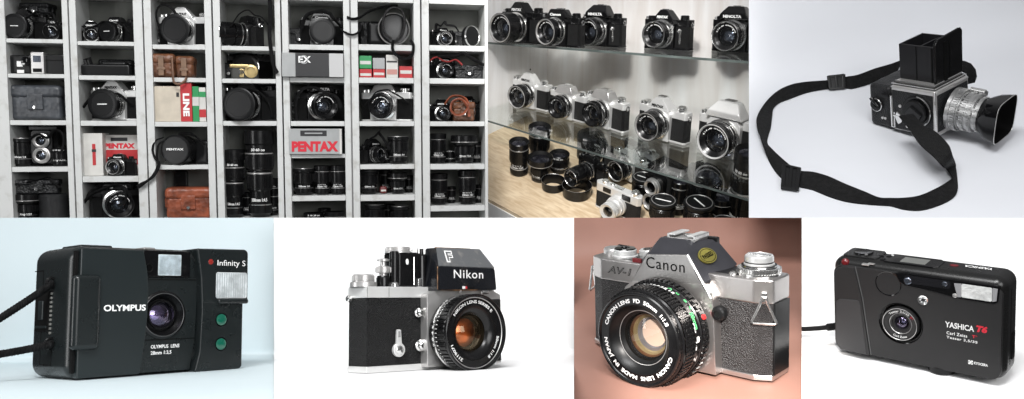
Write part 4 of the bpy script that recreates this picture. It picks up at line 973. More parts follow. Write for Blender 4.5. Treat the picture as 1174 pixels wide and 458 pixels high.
@kit
def lens_tall():
    return std_lens('standing_lens', [(.32, 0), (.34, .1), (.40, .12), (.40, .34), (.37, .36), (.37, .62), (.42, .66), (.42, 1.30), (.40, 1.32), (.45, 1.38), (.46, 1.62), (.43, 1.65)], [(.415, .70, 1.26, 40), (.39, .15, .30, 30)], [('135mm 1:3.5', .375, .42, .10, 225, 315), ('22 16 11 8', .375, .55, .05, 230, 300)], [(.39, .345, .385, MT['satin']), (.425, 1.29, 1.325, MT['satin'])])
@kit
def lens_wide_top():
    return std_lens('standing_lens', [(.30, 0), (.32, .06), (.36, .10), (.36, .22), (.34, .24), (.34, .34), (.38, .36), (.38, .64), (.36, .66), (.50, .78), (.52, .80), (.52, 1.06), (.49, 1.08)], [(.375, .38, .62, 34)], [('28mm 1:2.8', .345, .26, .06, 230, 310)], [(.525, .80, .84, MT['satin']), (.365, .225, .25, MT['chrome'])])
@kit
def lens_capped():
    return std_lens('standing_lens', [(.33, 0), (.36, .10), (.41, .12), (.41, .30), (.39, .32), (.39, .50), (.44, .54), (.44, .98), (.42, 1.0), (.46, 1.05), (.46, 1.16)], [(.435, .58, .94, 40)], [('200mm 1:4', .395, .36, .08, 235, 310)], [(.405, .305, .33, MT['satin'])], cap='LENS')
@kit
def lens_long():
    return std_lens('telephoto_lens', [(.30, 0), (.34, .1), (.40, .14), (.40, .40), (.36, .44), (.36, .9), (.42, .96), (.42, 1.5), (.40, 1.52), (.40, 1.62), (.47, 1.68), (.47, 2.2), (.45, 2.22), (.45, 2.5), (.50, 2.56), (.50, 3.0), (.47, 3.02)], [(.415, 1.0, 1.46, 40), (.465, 1.74, 2.14, 44)], [('300mm 1:4.5', .365, .55, .12, 225, 315), ('30 60 oo', .455, 2.3, .1, 240, 300)], [(.43, 1.5, 1.56, MT['satin']), (.39, .41, .46, MT['chrome']), (.475, 2.19, 2.24, MT['satin'])])
@kit
def hood_ring():
    root = thing('lens_hood', '', 'lens hood')
    b = B(); b.lathe([(.44, 0), (.46, .02), (.50, .36), (.50, .40), (.48, .40), (.46, .36), (.42, .05), (.40, .02), (.44, 0)], (0, 0, 0), 'z', 44); b.obj('hood_shell', BM, root)
    b = B(); b.lathe([(.485, .395), (.495, .405), (.50, .395)], (0, 0, 0), 'z', 44); b.obj('hood_rim', MT['satin'], root)
    return root
@kit
def round_case():
    root = thing('lens_case', '', 'case')
    b = B(); b.lathe([(0, 0), (.46, 0), (.5, .05), (.5, .75), (.49, .77)], (0, 0, 0), 'z', 40); b.obj('case_body', MT['black_leather'], root)
    b = B(); b.lathe([(.505, .74), (.515, .76), (.515, .95), (.46, 1.02), (0, 1.04)], (0, 0, 0), 'z', 40); b.obj('case_lid', MT['black_leather'], root)
    return root
def soft_case(name, w, h, d, mat, label, cat, M, group=None, strap=None):
    root = thing(name, label, cat, M, group)
    b = B(); b.box((-w/2, 0, 0), (w/2, d, h*.72), min(w, h)*.12, 4); b.obj('case_body', mat, root)
    b = B(); b.box((-w/2-.012, -.018, h*.62), (w/2+.012, d+.01, h), min(w, h)*.13, 4); b.box((-w*.16, -.03, h*.30), (w*.16, -.004, h*.75), .012, 2); lid = b.obj('case_flap', mat, root)
    b = B(); b.lathe([(.02, .028), (.018, .036), (0, .038)], (0, 0, h*.36), 'y', 16); b.obj('snap_button', MT['chrome'], lid)
    b = B(); b.tube([(-w/2, d*.5, h*.8), (-w/2-.02, d*.4, h*.6), (-w/2-.015, d*.4, h*.35)], .014, 6, flat=.5); b.tube([(w/2, d*.5, h*.8), (w/2+.02, d*.4, h*.6), (w/2+.015, d*.4, h*.35)], .014, 6, flat=.5); b.obj('side_strap', mat, root)
    return root
# ================================================================== white shelving columns full of gear
FS = Frame(rot(10.6, 4.5), P(280, 125, 10.0))
def sx(px, y=0.0, py=125): return FS.hit(px, py, (0, 1, 0), y).x
def sz(py, y=0.0, px=280): return FS.hit(px, py, (0, 1, 0), y).z
def szx(px, py, y=0.0): return FS.hit(px, py, (0, 1, 0), y)
MT['shelf_white'] = pbr('shelf_white', (.60, .61, .60), .45, var=.06, vscale=7, rvar=.08, dirt=(.40, .39, .36))
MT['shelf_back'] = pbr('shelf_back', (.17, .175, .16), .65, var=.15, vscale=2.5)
CD = .55
COLS = [(-6, 10, 75, 82.6), (83.2, 91, 156, 167.4), (168, 176.5, 237, 246), (246.8, 255, 317, 324.4), (325, 332.5, 395, 403), (403.6, 411.6, 475, 483.6), (484.2, 492.5, 556, 560.5)]
ROWS = [[(49, 53.5), (87.5, 92), (138.6, 144), (190, 195.5), (251, 257)], [(50.5, 55), (88.5, 93.5), (139, 144.7), (201, 207.5), (251, 257)], [(53, 58), (90, 95), (140, 145.5), (189, 194), (251, 257)], [(53, 58), (90.5, 95.5), (139, 144.5), (251, 257)],
        [(50, 56), (88, 94), (139, 144.7), (177.5, 182), (226, 232)], [(48.5, 55.5), (87.5, 94), (139, 144.7), (190, 195.5), (226, 233)], [(48, 54.6), (87.5, 94), (139, 144.7), (190, 196.5), (240, 246.5)]]
ORD = ['first', 'second', 'third', 'fourth', 'fifth', 'sixth', 'seventh']
HINT = ['holding a wide dark leather case', 'holding a white carton and a red one', 'holding brown leather cases', 'holding tall telephoto lenses', 'holding the grey carton lettered in red', 'holding green and red film boxes', 'holding a brown strap and short lenses']
FLOORZ = sz(275)
for ci, ((o0, i0, i1, o1), rows) in enumerate(zip(COLS, ROWS)):
    zt, zb = sz(-14), FLOORZ
    root = thing('shelving_column', f'{ORD[ci]} tall white shelving column, {HINT[ci]}', 'shelf', FS.M(), 'white shelving columns in a row')
    X = [sx(o0), sx(i0), sx(i1), sx(o1-.9)]
    b = B(); b.box((X[0], 0, zb), (X[1], CD, zt), .006); b.obj('side_panel', MT['shelf_white'], root)
    b = B(); b.box((X[2], 0, zb), (X[3], CD, zt), .006); b.obj('side_panel', MT['shelf_white'], root)
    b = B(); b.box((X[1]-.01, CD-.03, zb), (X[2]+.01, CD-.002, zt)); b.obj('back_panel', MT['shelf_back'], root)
    for a, c in rows + [(271, 275)] + ([(-14, -1.5)] if True else []):
        b = B(); b.box((X[1]+.002, .012, sz(c)), (X[2]-.002, CD-.032, sz(a)), .005); b.obj('shelf', MT['shelf_white'], root)

def base(ci, row, px, dep, hgt=0.0):
    """a spot on a shelf: row = index of the board the thing stands on"""
    rows = ROWS[ci]; z = sz(rows[row][0]) if row < len(rows) else sz(271)
    q = szx(px, 125, dep); return (q.x, dep, z+.002+hgt)
def on(ci, row, px, w, kind, nat, label, cat, group, dep=.14, yaw=0, sc=None, pitch=0, hgt=0.0):
    s = sc or w/100.0/nat
    return put(kind, label, cat, FS.M(base(ci, row, px, dep, hgt), s, yaw, pitch), group)
G1 = 'cameras kept in the shelving columns'; G2 = 'lenses kept in the shelving columns'
def where(ci, row): return f'{ORD[row]} cell of the {ORD[ci]} column'

# cameras: column, row, pixel, width, kind, yaw, wording
CAM = [(0, 0, 31, 46, 'slr_cap_peak', -8, 'black slr turned with its big lens forward, in the', 0), (0, 0, 61, 34, 'slr_dark', 22, 'small black slr behind brown leather trim, in the', .1),
       (0, 3, 48, 30, 'twin_lens', 0, 'small twin lens camera between lenses, in the', 0), (1, 0, 108, 30, 'slr_dark', 14, 'small dark camera beside a capped one, in the', 0), (1, 0, 136, 42, 'slr_cap', -25, 'black slr with pale round cap, in the', .05),
       (1, 2, 130, 62, 'slr_cap_chrome', -16, 'black bodied slr with chrome top, in the', 0), (1, 4, 130, 60, 'slr_dark', 24, 'slr in a heap of dark straps, in the', 0),
       (2, 0, 211, 60, 'slr_cap_chrome', -10, 'chrome slr with a raised strap loop, in the', 0), (3, 0, 284, 52, 'slr_zoom', -60, 'black slr lying sideways with a fat lens, in the', 0), (3, 2, 284, 64, 'slr_cap_peak', -14, 'black slr with a large front lens, in the', 0),
       (4, 0, 370, 54, 'slr_cap', 6, 'black slr with a dark lens cap, in the', 0), (4, 2, 366, 60, 'slr_dark', 24, 'black slr under its looped strap, in the', 0), (5, 2, 440, 62, 'slr_chrome_flat', -16, 'dark slr with bright rims, in the', 0),
       (5, 3, 427, 38, 'slr_dark', 50, 'black camera turned sideways, in the', 0), (6, 0, 508, 32, 'slr_black_flat', 18, 'dark slr beside a standing round cap, in the', 0), (6, 1, 508, 36, 'slr_dark', 18, 'black slr with a red strap, in the', .02), (6, 2, 506, 34, 'slr_dark', 12, 'slr partly behind a brown leather strap, in the', .06),
       (0, 3, 66, 34, 'slr_black_flat', 30, 'slr half hidden behind a short lens, in the', .22), (3, 0, 268, 30, 'slr_dark', 20, 'small dark slr beside one lying sideways, in the', .12), (3, 1, 284, 54, 'slr_cap', 0, 'black slr in shade behind a brass camera, in the', .26), (5, 2, 462, 40, 'slr_dark', -30, 'black slr tucked by the inner wall, in the', .2), (0, 4, 62, 40, 'slr_cap', 20, 'capped slr behind a round case, in the', .26), (6, 2, 536, 40, 'slr_dark', -20, 'dark slr behind a coiled strap, in the', .26)]
for ci, row, px, w, kind, yaw, txt, dd in CAM:
    nat = 1.4 if kind.startswith('slr') else 1.4 if kind == 'rangefinder' else .72
    c = math.cos(rad(yaw)); s = w/100/nat*(.98)
    dep = .16+dd+ (.12 if abs(yaw) > 30 else .05)
    on(ci, row, px, w, kind, nat, f'{txt} {where(ci, row)}', 'camera', G1, dep, yaw, s)
LENS = [(0, 3, 23, 25, 'lens_capped', 'capped upright lens beside a twin lens camera, in the'), (0, 3, 67, 20, 'lens_short', 'short lens at the inner wall, in the'), (0, 4, 27, 27, 'lens_wide_top', 'stout upright lens under a dark pouch, in the'), (0, 4, 57, 28, 'round_case', 'round leather lens case, in the'),
        (3, 3, 266, 25, 'lens_long', 'slimmer of two tall telephoto lenses, in the'), (3, 3, 296, 32, 'lens_long', 'thicker of two tall telephoto lenses, in the'),
        (4, 4, 347, 25, 'lens_capped', 'short upright lens at the outer wall, in the'), (4, 4, 368, 20, 'lens_tall', 'dark lens in the middle, in the'), (4, 4, 386, 20, 'lens_tall', 'taller lens near the inner wall, in the'), (4, 5, 357, 24, 'lens_short', 'lens beside another short one, in the'), (4, 5, 382, 22, 'lens_wide_top', 'wide topped lens, in the'),
        (5, 3, 456, 26, 'lens_capped', 'capped stubby lens in half shade, in the'), (5, 4, 422, 22, 'lens_capped', 'ribbed lens near a red cap, in the'), (5, 4, 455, 22, 'lens_wide_top', 'wide topped lens with bright ring, in the'), (5, 5, 428, 26, 'lens_capped', 'short lens, outer one of a pair, in the'), (5, 5, 457, 24, 'lens_capped', 'capped lens, inner one of a pair, in the'),
        (6, 3, 502, 21, 'lens_tall', 'narrow upright lens, in the'), (6, 3, 532, 30, 'lens_wide_top', 'wide hooded lens, in the'), (6, 4, 503, 22, 'lens_tall', 'dark lens by the outer wall, in the'), (6, 4, 517, 12, 'lens_tall', 'thin lens standing back between two others, in the'), (6, 4, 535, 24, 'lens_tall', 'stout tall lens by the inner wall, in the'),
        (6, 3, 515, 16, 'lens_short', 'thin short lens behind the narrow one, in the'), (4, 4, 336, 12, 'lens_tall', 'thin dark lens at the edge, in the'), (5, 4, 468, 12, 'lens_tall', 'thin tall lens in the corner, in the'), (4, 5, 340, 14, 'lens_capped', 'thin capped lens in the corner, in the'), (3, 3, 282, 16, 'lens_tall', 'thin shorter lens between telephotos, in the'), (3, 3, 311, 14, 'lens_long', 'thin telephoto by the side wall, in the'),
        (6, 3, 546, 15, 'lens_tall', 'thin lens in the inner corner, in the'), (6, 4, 549, 13, 'lens_tall', 'thin lens in the shaded corner, in the'), (5, 5, 444, 18, 'lens_tall', 'thin lens between a pair, in the'), (5, 4, 441, 16, 'lens_tall', 'thin lens behind a tiny red cap, in the'), (0, 3, 38, 14, 'lens_tall', 'thin lens behind a twin lens camera, in the'), (5, 3, 443, 14, 'lens_capped', 'thin capped lens at the back, in the'), (4, 4, 375, 14, 'lens_tall', 'thin lens behind a capped one, in the'), (4, 5, 370, 16, 'lens_tall', 'thin lens at the back, in the'), (6, 3, 500, 12, 'lens_short', 'thin stubby lens at the outer back, in the')]
for k, (ci, row, px, w, kind, txt) in enumerate(LENS):
    on(ci, row, px, w, kind, 1.0 if kind != 'lens_long' else .95, f'{txt} {where(ci, row)}', 'lens' if kind != 'round_case' else 'case', G2 if kind != 'round_case' else None, .20 if 'thin' not in txt else .38, 0, w/100/(.95))

def cbox(name, label, cat, ci, row, x0, x1, hpx, dep, dpt, mat, yaw=0, bev=.006, hgt=0.0, group=None):
    root = thing(name, label, cat, FS.M(base(ci, row, (x0+x1)/2, dep, hgt), 1, yaw), group)
    w, h = (x1-x0)/100, hpx/100
    b = B(); b.box((-w/2, 0, 0), (w/2, dpt, h), bev); bo = b.obj('box_body', mat, root)
    return root, bo, w, h
def stripe(parent, x0, x1, z0, z1, mat, name='printed_panel', y=-.003):
    b = B(); b.box((x0, y, z0), (x1, .002, z1)); return b.obj(name, mat, parent)
card_w = pbr('carton_white', (.60, .59, .56), .6, var=.08); card_g = pbr('carton_grey', (.36, .37, .37), .55, var=.08); card_c = pbr('carton_cream', (.55, .49, .40), .6, var=.1)
card_r = pbr('carton_red', (.45, .025, .03), .5); card_k = pbr('carton_black', (.02, .02, .022), .5); card_gr = pbr('carton_green', (.02, .26, .08), .5)
# column 1
r, bo, w, h = cbox('compact_camera', 'small dark camera with white labels, in the second cell of the first column', 'camera', 0, 1, 13, 37, 21, .10, .25, MT['black_plastic'], bev=.03)
stripe(r, -.03, .03, .08, .14, MT['white'], 'paper_label', -.006); stripe(r, -.03, .04, .01, .045, MT['white'], 'paper_label', -.006)
b = B(); b.lathe([(.05, 0), (.05, .03), (.03, .02), (0, .02)], (.07, 0, .14)); b.obj('lens', MT['black_gloss'], r)
r, bo, w, h = cbox('flash_unit', 'silver fronted flash unit in the second cell of the first column', 'flash', 0, 1, 38, 51.5, 24, .06, .15, MT['satin'], bev=.012)
stripe(r, -.04, .04, .13, .2, MT['lens_blue'], 'flash_window', -.005); stripe(r, -.045, .045, .02, .06, MT['black_matte'], 'grille', -.005)
r, bo, w, h = cbox('camera_case', 'plain black hard case in the second cell of the first column', 'case', 0, 1, 53, 74, 22, .12, .3, MT['black_plastic'], bev=.02)
stripe(r, -w/2+.01, w/2-.01, .15, .16, MT['black_matte'], 'lid_seam')
soft_case('camera_case', .52, .39, .26, pbr('grey_leather', (.045, .05, .058), .4, spec=.6, bump=('grain', 20, .3), var=.3), 'wide dark leather camera case with a flap, in the third cell of the first column', 'case', FS.M(base(0, 2, 41, .10)))
soft_case('soft_pouch', .44, .16, .2, MT['black_leather'], 'soft black pouch lying on lenses in the fifth cell of the first column', 'pouch', FS.M(base(0, 4, 38, .12, .305), 1, 6))
soft_case('soft_pouch', .30, .14, .2, MT['black_leather'], 'rumpled dark pouch on top of the cameras in the first cell of the first column', 'pouch', FS.M(base(0, 0, 44, .25, .28), 1, -8))
# column 2
r, bo, w, h = cbox('flash_unit', 'long dark flash unit lying flat, in the second cell of the second column', 'flash', 1, 1, 96, 148, 13, .10, .22, MT['black_plastic'], bev=.03)
b = B(); b.box((-.05, .02, .11), (.22, .2, .165), .03, 3); b.obj('flash_head', MT['black_plastic'], r); b = B(); b.tube([(-.2, .06, .10), (-.22, .05, .18), (-.17, .05, .2), (-.15, .06, .11)], .02, 6); b.obj('bracket', MT['black_metal'], r)
r, bo, w, h = cbox('lens_carton', 'tall white carton with a dark red mark, in the fourth cell of the second column', 'box', 1, 3, 93, 115, 48, .10, .3, card_w)
stripe(r, .0, .035, .12, .36, card_r); stripe(r, -.005, .04, .27, .30, card_k, y=-.005)
r, bo, w, h = cbox('camera_carton', 'white and red carton printed PENTAX, behind a camera in the second column', 'box', 1, 3, 117, 160, 46, .24, .2, card_w)
stripe(r, -w/2, w/2, .12, .29, card_r); stripe(r, -.12, .06, .39, .43, card_k)
letters('PENTAX', flat_y(-.005), MT['red_ink'], r, box=(-.19, .14, .305, .365), bold=.06)
on(1, 3, 134, 36, 'slr_black_flat', 1.4, 'black slr in front of the white and red carton in the second column', 'camera', G1, .12, -20, .24)
# column 3
def leather_roll(px0, px1, hh, label, ci, row, mat, dep):
    root = thing('leather_case', label, 'case', FS.M(base(ci, row, (px0+px1)/2, dep)))
    w = (px1-px0)/100
    b = B(); b.box((-w/2, 0, 0), (w/2, .22, hh*.8), .05, 4); b.obj('case_body', mat, root)
    b = B(); b.box((-w/2-.01, -.015, hh*.55), (w/2+.01, .23, hh), .05, 4); f = b.obj('case_flap', mat, root)
    b = B(); b.box((-.03, -.03, .02), (.03, -.008, hh*.9), .008); b.box((-.045, -.035, hh*.3), (.045, -.02, hh*.42), .006); b.obj('buckle_strap', pbr('tan_leather', (.22, .13, .08), .5, var=.3), f)
    return root
leather_roll(172, 201, .27, 'brown leather case with a buckled strap in the second cell of the third column', 2, 1, MT['brown_leather'], .04)
leather_roll(202, 223, .25, 'narrower brown leather case beside the buckled one in the third column', 2, 1, MT['brown_leather'], .08)
r, bo, w, h = cbox('camera_carton', 'plain cream carton in the third cell of the third column', 'box', 2, 2, 178, 207, 40, .06, .35, card_c)
stripe(r, w/2-.05, w/2-.02, .28, .33, card_k)
r, bo, w, h = cbox('film_carton', 'red carton with upright white lettering, in the third cell of the third column', 'box', 2, 2, 207.5, 220, 44, .04, .35, card_r)
letters('LINE', lambda u, v: (v, -.004, -u), MT['white_letter'], r, box=(-.32, -.06, -.035, .035), bold=.05)
r, bo, w, h = cbox('film_carton', 'green and white film carton next to the red one in the third column', 'box', 2, 2, 221, 228, 40, .05, .3, card_gr); stripe(r, -w/2, w/2, .18, .28, card_w)
r, bo, w, h = cbox('film_carton', 'white carton with red and green bands by the inner wall of the third column', 'box', 2, 2, 228.5, 236, 39, .06, .3, card_w); stripe(r, -w/2, w/2, .05, .14, card_r); stripe(r, -w/2, w/2, .28, .34, card_gr)
root = thing('large_lens', 'fat black lens lying with its cap forward, in the fourth cell of the third column', 'lens', FS.M(base(2, 3, 213, .30), 1, -14))
c = (0, 0, .17)
b = B(); b.lathe([(0, -.2), (.12, -.2), (.13, 0), (.15, .02), (.15, .1), (.165, .12), (.165, .26), (.17, .28)], c, seg=40); b.knurl(.15, .01, .03, .09, 36, c); b.obj('barrel', BM, root)
b = B(); b.lathe([(.17, .26), (.172, .30), (.16, .315), (.14, .31), (0, .31)], c, seg=40); cp = b.obj('lens_cap', MT['black_plastic'], root)
letters('PENTAX', flat_y(-.315), MT['white_letter'], cp, box=(-.10, .10, .165, .19), bold=.04)
b = B(); b.box((.12, -.1, 0), (.30, .15, .28), .04, 3); b.obj('camera_body', MT['black_plastic'], root)
soft_case('leather_case', .50, .36, .26, MT['rust_leather'], 'rust red leather camera case in the lowest cell of the third column', 'case', FS.M(base(2, 4, 213, .10)))
b0 = base(2, 4, 204, .2)
r, bo, w, h = cbox('filter_tin', 'dark stacked filter tins behind the rust red case in the third column', 'tin', 2, 4, 197, 212, 54, .40, .10, BM, bev=.02)
# column 4
r, bo, w, h = cbox('cine_camera', 'small brass coloured cine camera in the second cell of the fourth column', 'camera', 3, 1, 266, 296, 16, .14, .16, pbr('cine_grey', (.05, .05, .045), .4), bev=.03)
gold = pbr('brass', (.55, .42, .20), .35, .7, var=.2)
b = B(); b.lathe([(.075, 0), (.075, .04), (.05, .05), (.05, .03), (0, .03)], (.08, 0, .09)); b.obj('lens', gold, r)
b = B(); b.box((-.16, -.015, .13), (.05, .05, .17), .01); b.box((-.05, -.03, .02), (.0, .0, .12), .01); b.obj('top_bar', gold, r)
b = B(); b.lathe([(.03, 0), (.03, .03), (0, .03)], (-.03, 0, .08)); b.obj('winder', MT['chrome'], r)
# column 5
r, bo, w, h = cbox('camera_carton', 'black carton with grey ends lying across the second cell of the fifth column', 'box', 4, 1, 325, 394, 27, -.06, .4, card_k)
stripe(r, -w/2, -w/2+.15, 0, h, card_g); stripe(r, w/2-.16, w/2, 0, h, pbr('carton_pale', (.5, .5, .5), .5))
letters('EX', flat_y(-.004), MT['white_letter'], r, box=(-.16, -.02, .16, .235), bold=.03)
b = B(); b.lathe([(.05, .0), (.05, .006), (.04, .006), (.04, 0)], (-.10, 0, .195)); b.obj('printed_ring', card_g, r)
r, bo, w, h = cbox('camera_carton', 'grey carton lettered PENTAX in red, in the fourth cell of the fifth column', 'box', 4, 3, 331, 391, 29.5, -.04, .35, card_g, yaw=-2)
stripe(r, -.17, .13, .21, .275, card_k); stripe(r, w/2-.025, w/2, 0, h, card_w)
letters('PENTAX', flat_y(-.004), MT['red_ink'], r, box=(-.27, .26, .03, .15), bold=.06); stripe(r, -.12, .08, .235, .25, card_g, 'printed_line', -.006)
# column 6
root = thing('capped_lens', 'round capped lens ringed by its strap in the first cell of the sixth column', 'lens', FS.M(base(5, 0, 451, .26), 1, 6))
c = (0, 0, .20); b = B(); b.lathe([(0, -.15), (.15, -.15), (.16, 0), (.185, .02), (.19, .10), (.175, .12), (.16, .11), (0, .11)], c, seg=40); b.obj('barrel', BM, root)
b = B(); b.lathe([(.176, .115), (.185, .125), (.192, .115)], c, seg=40); b.obj('rim', MT['satin'], root)
b = B(); b.box((-.30, .0, .02), (.12, .2, .30), .05, 3); b.obj('camera_body', MT['black_plastic'], root)
for (nm, lab, x0, x1, hp, mat, bands, hg) in (('film_box', 'green film box stacked on red in the second cell of the sixth column', 412.5, 427, 15, card_gr, ((.05, .09, card_w),), .105), ('film_box', 'red film box under the green one in the sixth column', 412.5, 427, 10, card_r, ((.02, .05, card_w),), 0), ('film_box', 'low red film box beside the white carton in the sixth column', 428, 442, 10, card_r, ((.03, .06, card_w),), 0),
        ('film_box', 'grey film box lying on a red one in the sixth column', 428, 442, 13, card_g, (), .102), ('film_box', 'tall white carton with pink print in the second cell of the sixth column', 443, 457, 27, card_w, ((.04, .10, pbr('carton_pink', (.5, .25, .22), .6)), (.18, .2, card_k)), 0), ('film_box', 'wide red film box by the inner wall of the sixth column', 458, 473.5, 14, card_r, ((.05, .09, card_w),), 0)):
    r, bo, w, h = cbox(nm, lab, 'film box', 5, 1, x0, x1, hp, .06, .25, mat, hgt=hg, group='film boxes in the sixth column')
    for z0, z1, m in bands: stripe(r, -w/2+.01, w/2-.01, z0, z1, m)
r, bo, w, h = cbox('film_box', 'tiny red cap standing between two lenses in the sixth column', 'film box', 5, 4, 434, 443, 9, .18, .08, pbr('cap_dull_red', (.12, .015, .015), .5), bev=.03)  # a small red cap, modelled as a plain box
stripe(r, -.03, .03, .03, .05, card_w)
# column 7
root = thing('round_cap', 'round dark cap with shiny rim standing on edge in the seventh column', 'cap', FS.M(base(6, 0, 539, .2), 1, 40))  # a round black cap standing on edge
b = B(); b.lathe([(0, -.03), (.12, -.03), (.13, 0), (.125, .04), (.11, .045), (0, .04)], (0, 0, .13), seg=36); b.obj('cap_disc', MT['black_plastic'], root)
b = B(); b.lathe([(.115, .042), (.124, .05), (.13, .03)], (0, 0, .13), seg=36); b.obj('cap_rim', MT['chrome'], root)
soft_case('camera_case', .34, .17, .24, MT['black_leather'], 'low black case beside a red strapped camera in the seventh column', 'case', FS.M(base(6, 1, 538, .14)))
soft_case('leather_case', .26, .24, .2, MT['brown_leather'], 'small brown leather case behind its strap in the third cell of the seventh column', 'case', FS.M(base(6, 2, 532, .18)))

PO = [(1, 4, 110, .50, .2, .30, .03, 'crumpled dark pouch behind the camera, in the'), (3, 0, 272, .36, .22, .32, 0, 'dark soft case at the back, in the'), (4, 2, 346, .26, .24, .3, 0, 'upright dark pouch beside the slr, in the'), (5, 0, 425, .26, .3, .3, 0, 'dark pouch by the outer wall, in the'),
      (4, 0, 344, .22, .22, .3, 0, 'small dark pouch by the outer wall, in the'), (2, 0, 186, .18, .2, .34, 0, 'small dark case behind a chrome camera, in the'), (3, 1, 264, .24, .2, .3, 0, 'low dark case in the shade, in the'), (1, 1, 134, .34, .2, .30, 0, 'soft dark bag behind the flash unit, in the'), (6, 0, 522, .22, .2, .32, 0, 'dark pouch between an slr and a disc, in the')]
for ci, row, px, w_, h_, dep, hg, txt in PO:
    soft_case('soft_pouch', w_, h_, .16, MT['black_leather'], f'{txt} {where(ci, row)}', 'pouch', FS.M(base(ci, row, px, dep, hg), 1, random.uniform(-12, 12)))
# straps: measured outlines, hung a little in front of the boards
def strap(label, pts, r, mat=None, ys=None, flat=.45, name='camera_strap', cat='strap'):
    o = []; n = len(pts)
    W = []
    for i, p in enumerate(pts):
        y = ys[i] if isinstance(ys, (list, tuple)) else (ys if ys is not None else -.03)
        W.append(FS.w(szx(p[0], p[1], y)))
    for i in range(n-1):
        p0, p1, p2, p3 = W[max(0, i-1)], W[i], W[i+1], W[min(n-1, i+2)]
        for s in range(6):
            t = s/6; o.append(.5*((2*p1)+(p2-p0)*t+(2*p0-5*p1+4*p2-p3)*t*t+(3*p1-p0-3*p2+p3)*t**3))
    o.append(W[-1])
    root = thing(name, label, cat)
    b = B(); b.tube(o, r, 8, flat=flat); b.obj('strap_band', mat or MT['strap'], root)
    return root
strap('black strap standing in a loop over the chrome camera of the third column', [(183, 34), (179, 18), (182, 8), (190, 6), (198, 11), (204, 22), (206, 34)], .022, ys=.12)
strap('black strap hanging straight down past the top shelves of the fourth column', [(309, -4), (310, 18), (309, 38), (311, 60), (314, 76), (318, 84)], .030, ys=-.03)
strap('black strap wound round the white panel between fifth and sixth columns', [(398, 20), (404, 22), (412, 20.5), (424, 13), (440, 8), (456, 7)], .030, ys=[-.02, -.03, -.02, .08, .12, .12])
strap('black strap drooping across the panel below another in the fifth column', [(392, 34), (397, 38), (404, 40), (411, 37), (414, 30), (416, 42)], .026, ys=[.08, -.02, -.03, -.02, .06, .1])
strap('thin black strap looping in front of the film boxes', [(451, 46), (450, 56), (455, 64), (464, 68), (472, 64), (474, 52), (470, 46)], .017, ys=-.03)
strap('braided grey strap circling the round capped lens', [(449, 45), (441, 38), (439, 24), (444, 13), (452, 9), (461, 13), (464, 26), (461, 40), (455, 46)], .022, MT['leatherette_grey'], ys=.05, flat=.7)
strap('thin black cord trailing from the fat lens over the second shelf edge', [(187, 158), (178, 162), (175, 172), (178, 182), (183, 188), (178, 200), (170, 207), (162, 211), (157, 214)], .018, ys=[.1, .02, -.02, -.03, -.03, -.04, -.05, -.05, -.05])
strap('second black cord trailing beside the first in the third column', [(188, 162), (182, 166), (180, 178), (181, 190), (175, 202), (166, 210), (158, 216)], .016, ys=[.1, .03, -.02, -.03, -.04, -.05, -.05])
strap('brown leather strap end hanging over the edge below the buckled case', [(197, 66), (198, 84), (199, 93), (204, 97), (211, 94), (214, 89)], .020, pbr('strap_tan', (.2, .11, .07), .5, var=.3), ys=[-.0, -.02, -.03, -.03, -.02, 0])
strap('coiled brown leather strap in the third cell of the seventh column', [(510, 120), (516, 112), (524, 110), (533, 113), (537, 121), (532, 130), (523, 132), (517, 126), (519, 117), (528, 114), (536, 122), (538, 134)], .020, MT['rust_leather'], ys=.08)
strap('red strap draped on the black camera of the seventh column', [(493, 70), (500, 66), (508, 70), (515, 71), (523, 69), (530, 75)], .016, pbr('strap_red', (.32, .03, .03), .6), ys=.06)
strap('black strap piled over the cameras in the fourth cell of the first column', [(34, 160), (44, 154), (54, 158), (62, 150), (70, 152), (73, 162), (70, 176)], .024, ys=.08)
strap('black strap heaped on the camera in the lowest cell of the second column', [(95, 234), (104, 224), (118, 217), (134, 212), (141, 216), (144, 230), (135, 236)], .026, ys=.06)
strap('black strap arching over the camera in the third cell of the fifth column', [(340, 138), (339, 120), (345, 104), (358, 100), (372, 106), (386, 112), (391, 124)], .024, ys=.08)
strap('dark strap lying on the camera in the third cell of the fourth column', [(258, 120), (266, 108), (280, 103), (296, 106), (308, 118), (312, 134)], .022, ys=.10)
for ci, row, x0, x1, y0, y1, txt in ((0, 0, 26, 72, 14, 47, 'strap tangled over the capped slr'), (1, 0, 100, 150, 24, 48, 'strap slung round two cameras'), (1, 2, 96, 152, 108, 136, 'strap wound round the capped chrome camera'), (3, 0, 262, 312, 14, 50, 'strap looped over the sideways camera'), (4, 0, 342, 392, 16, 47, 'strap behind the capped slr'),
        (5, 2, 414, 472, 106, 136, 'strap slung over two cameras'), (6, 0, 496, 524, 26, 46, 'strap hooked on the small slr'), (6, 1, 496, 552, 62, 84, 'strap heaped on a low case'), (5, 3, 416, 446, 152, 186, 'strap wound round a sideways camera'), (1, 4, 98, 150, 210, 248, 'strap bundled on the pouch'), (0, 4, 18, 70, 204, 226, 'strap trailing from a pouch'), (2, 3, 196, 234, 152, 184, 'strap slack across the fat lens')):
    n = 7; pts = []
    for k in range(n):
        a = k/(n-1); pts.append((x0+(x1-x0)*a+random.uniform(-4, 4), y1-(y1-y0)*math.sin(PI*(.12+.76*a))**.7+random.uniform(-3, 3)))
    strap(f'black {txt}, in the {where(ci, row)}', pts, random.choice([.018, .022, .026]), ys=[random.uniform(.03, .14) for _ in range(n)])
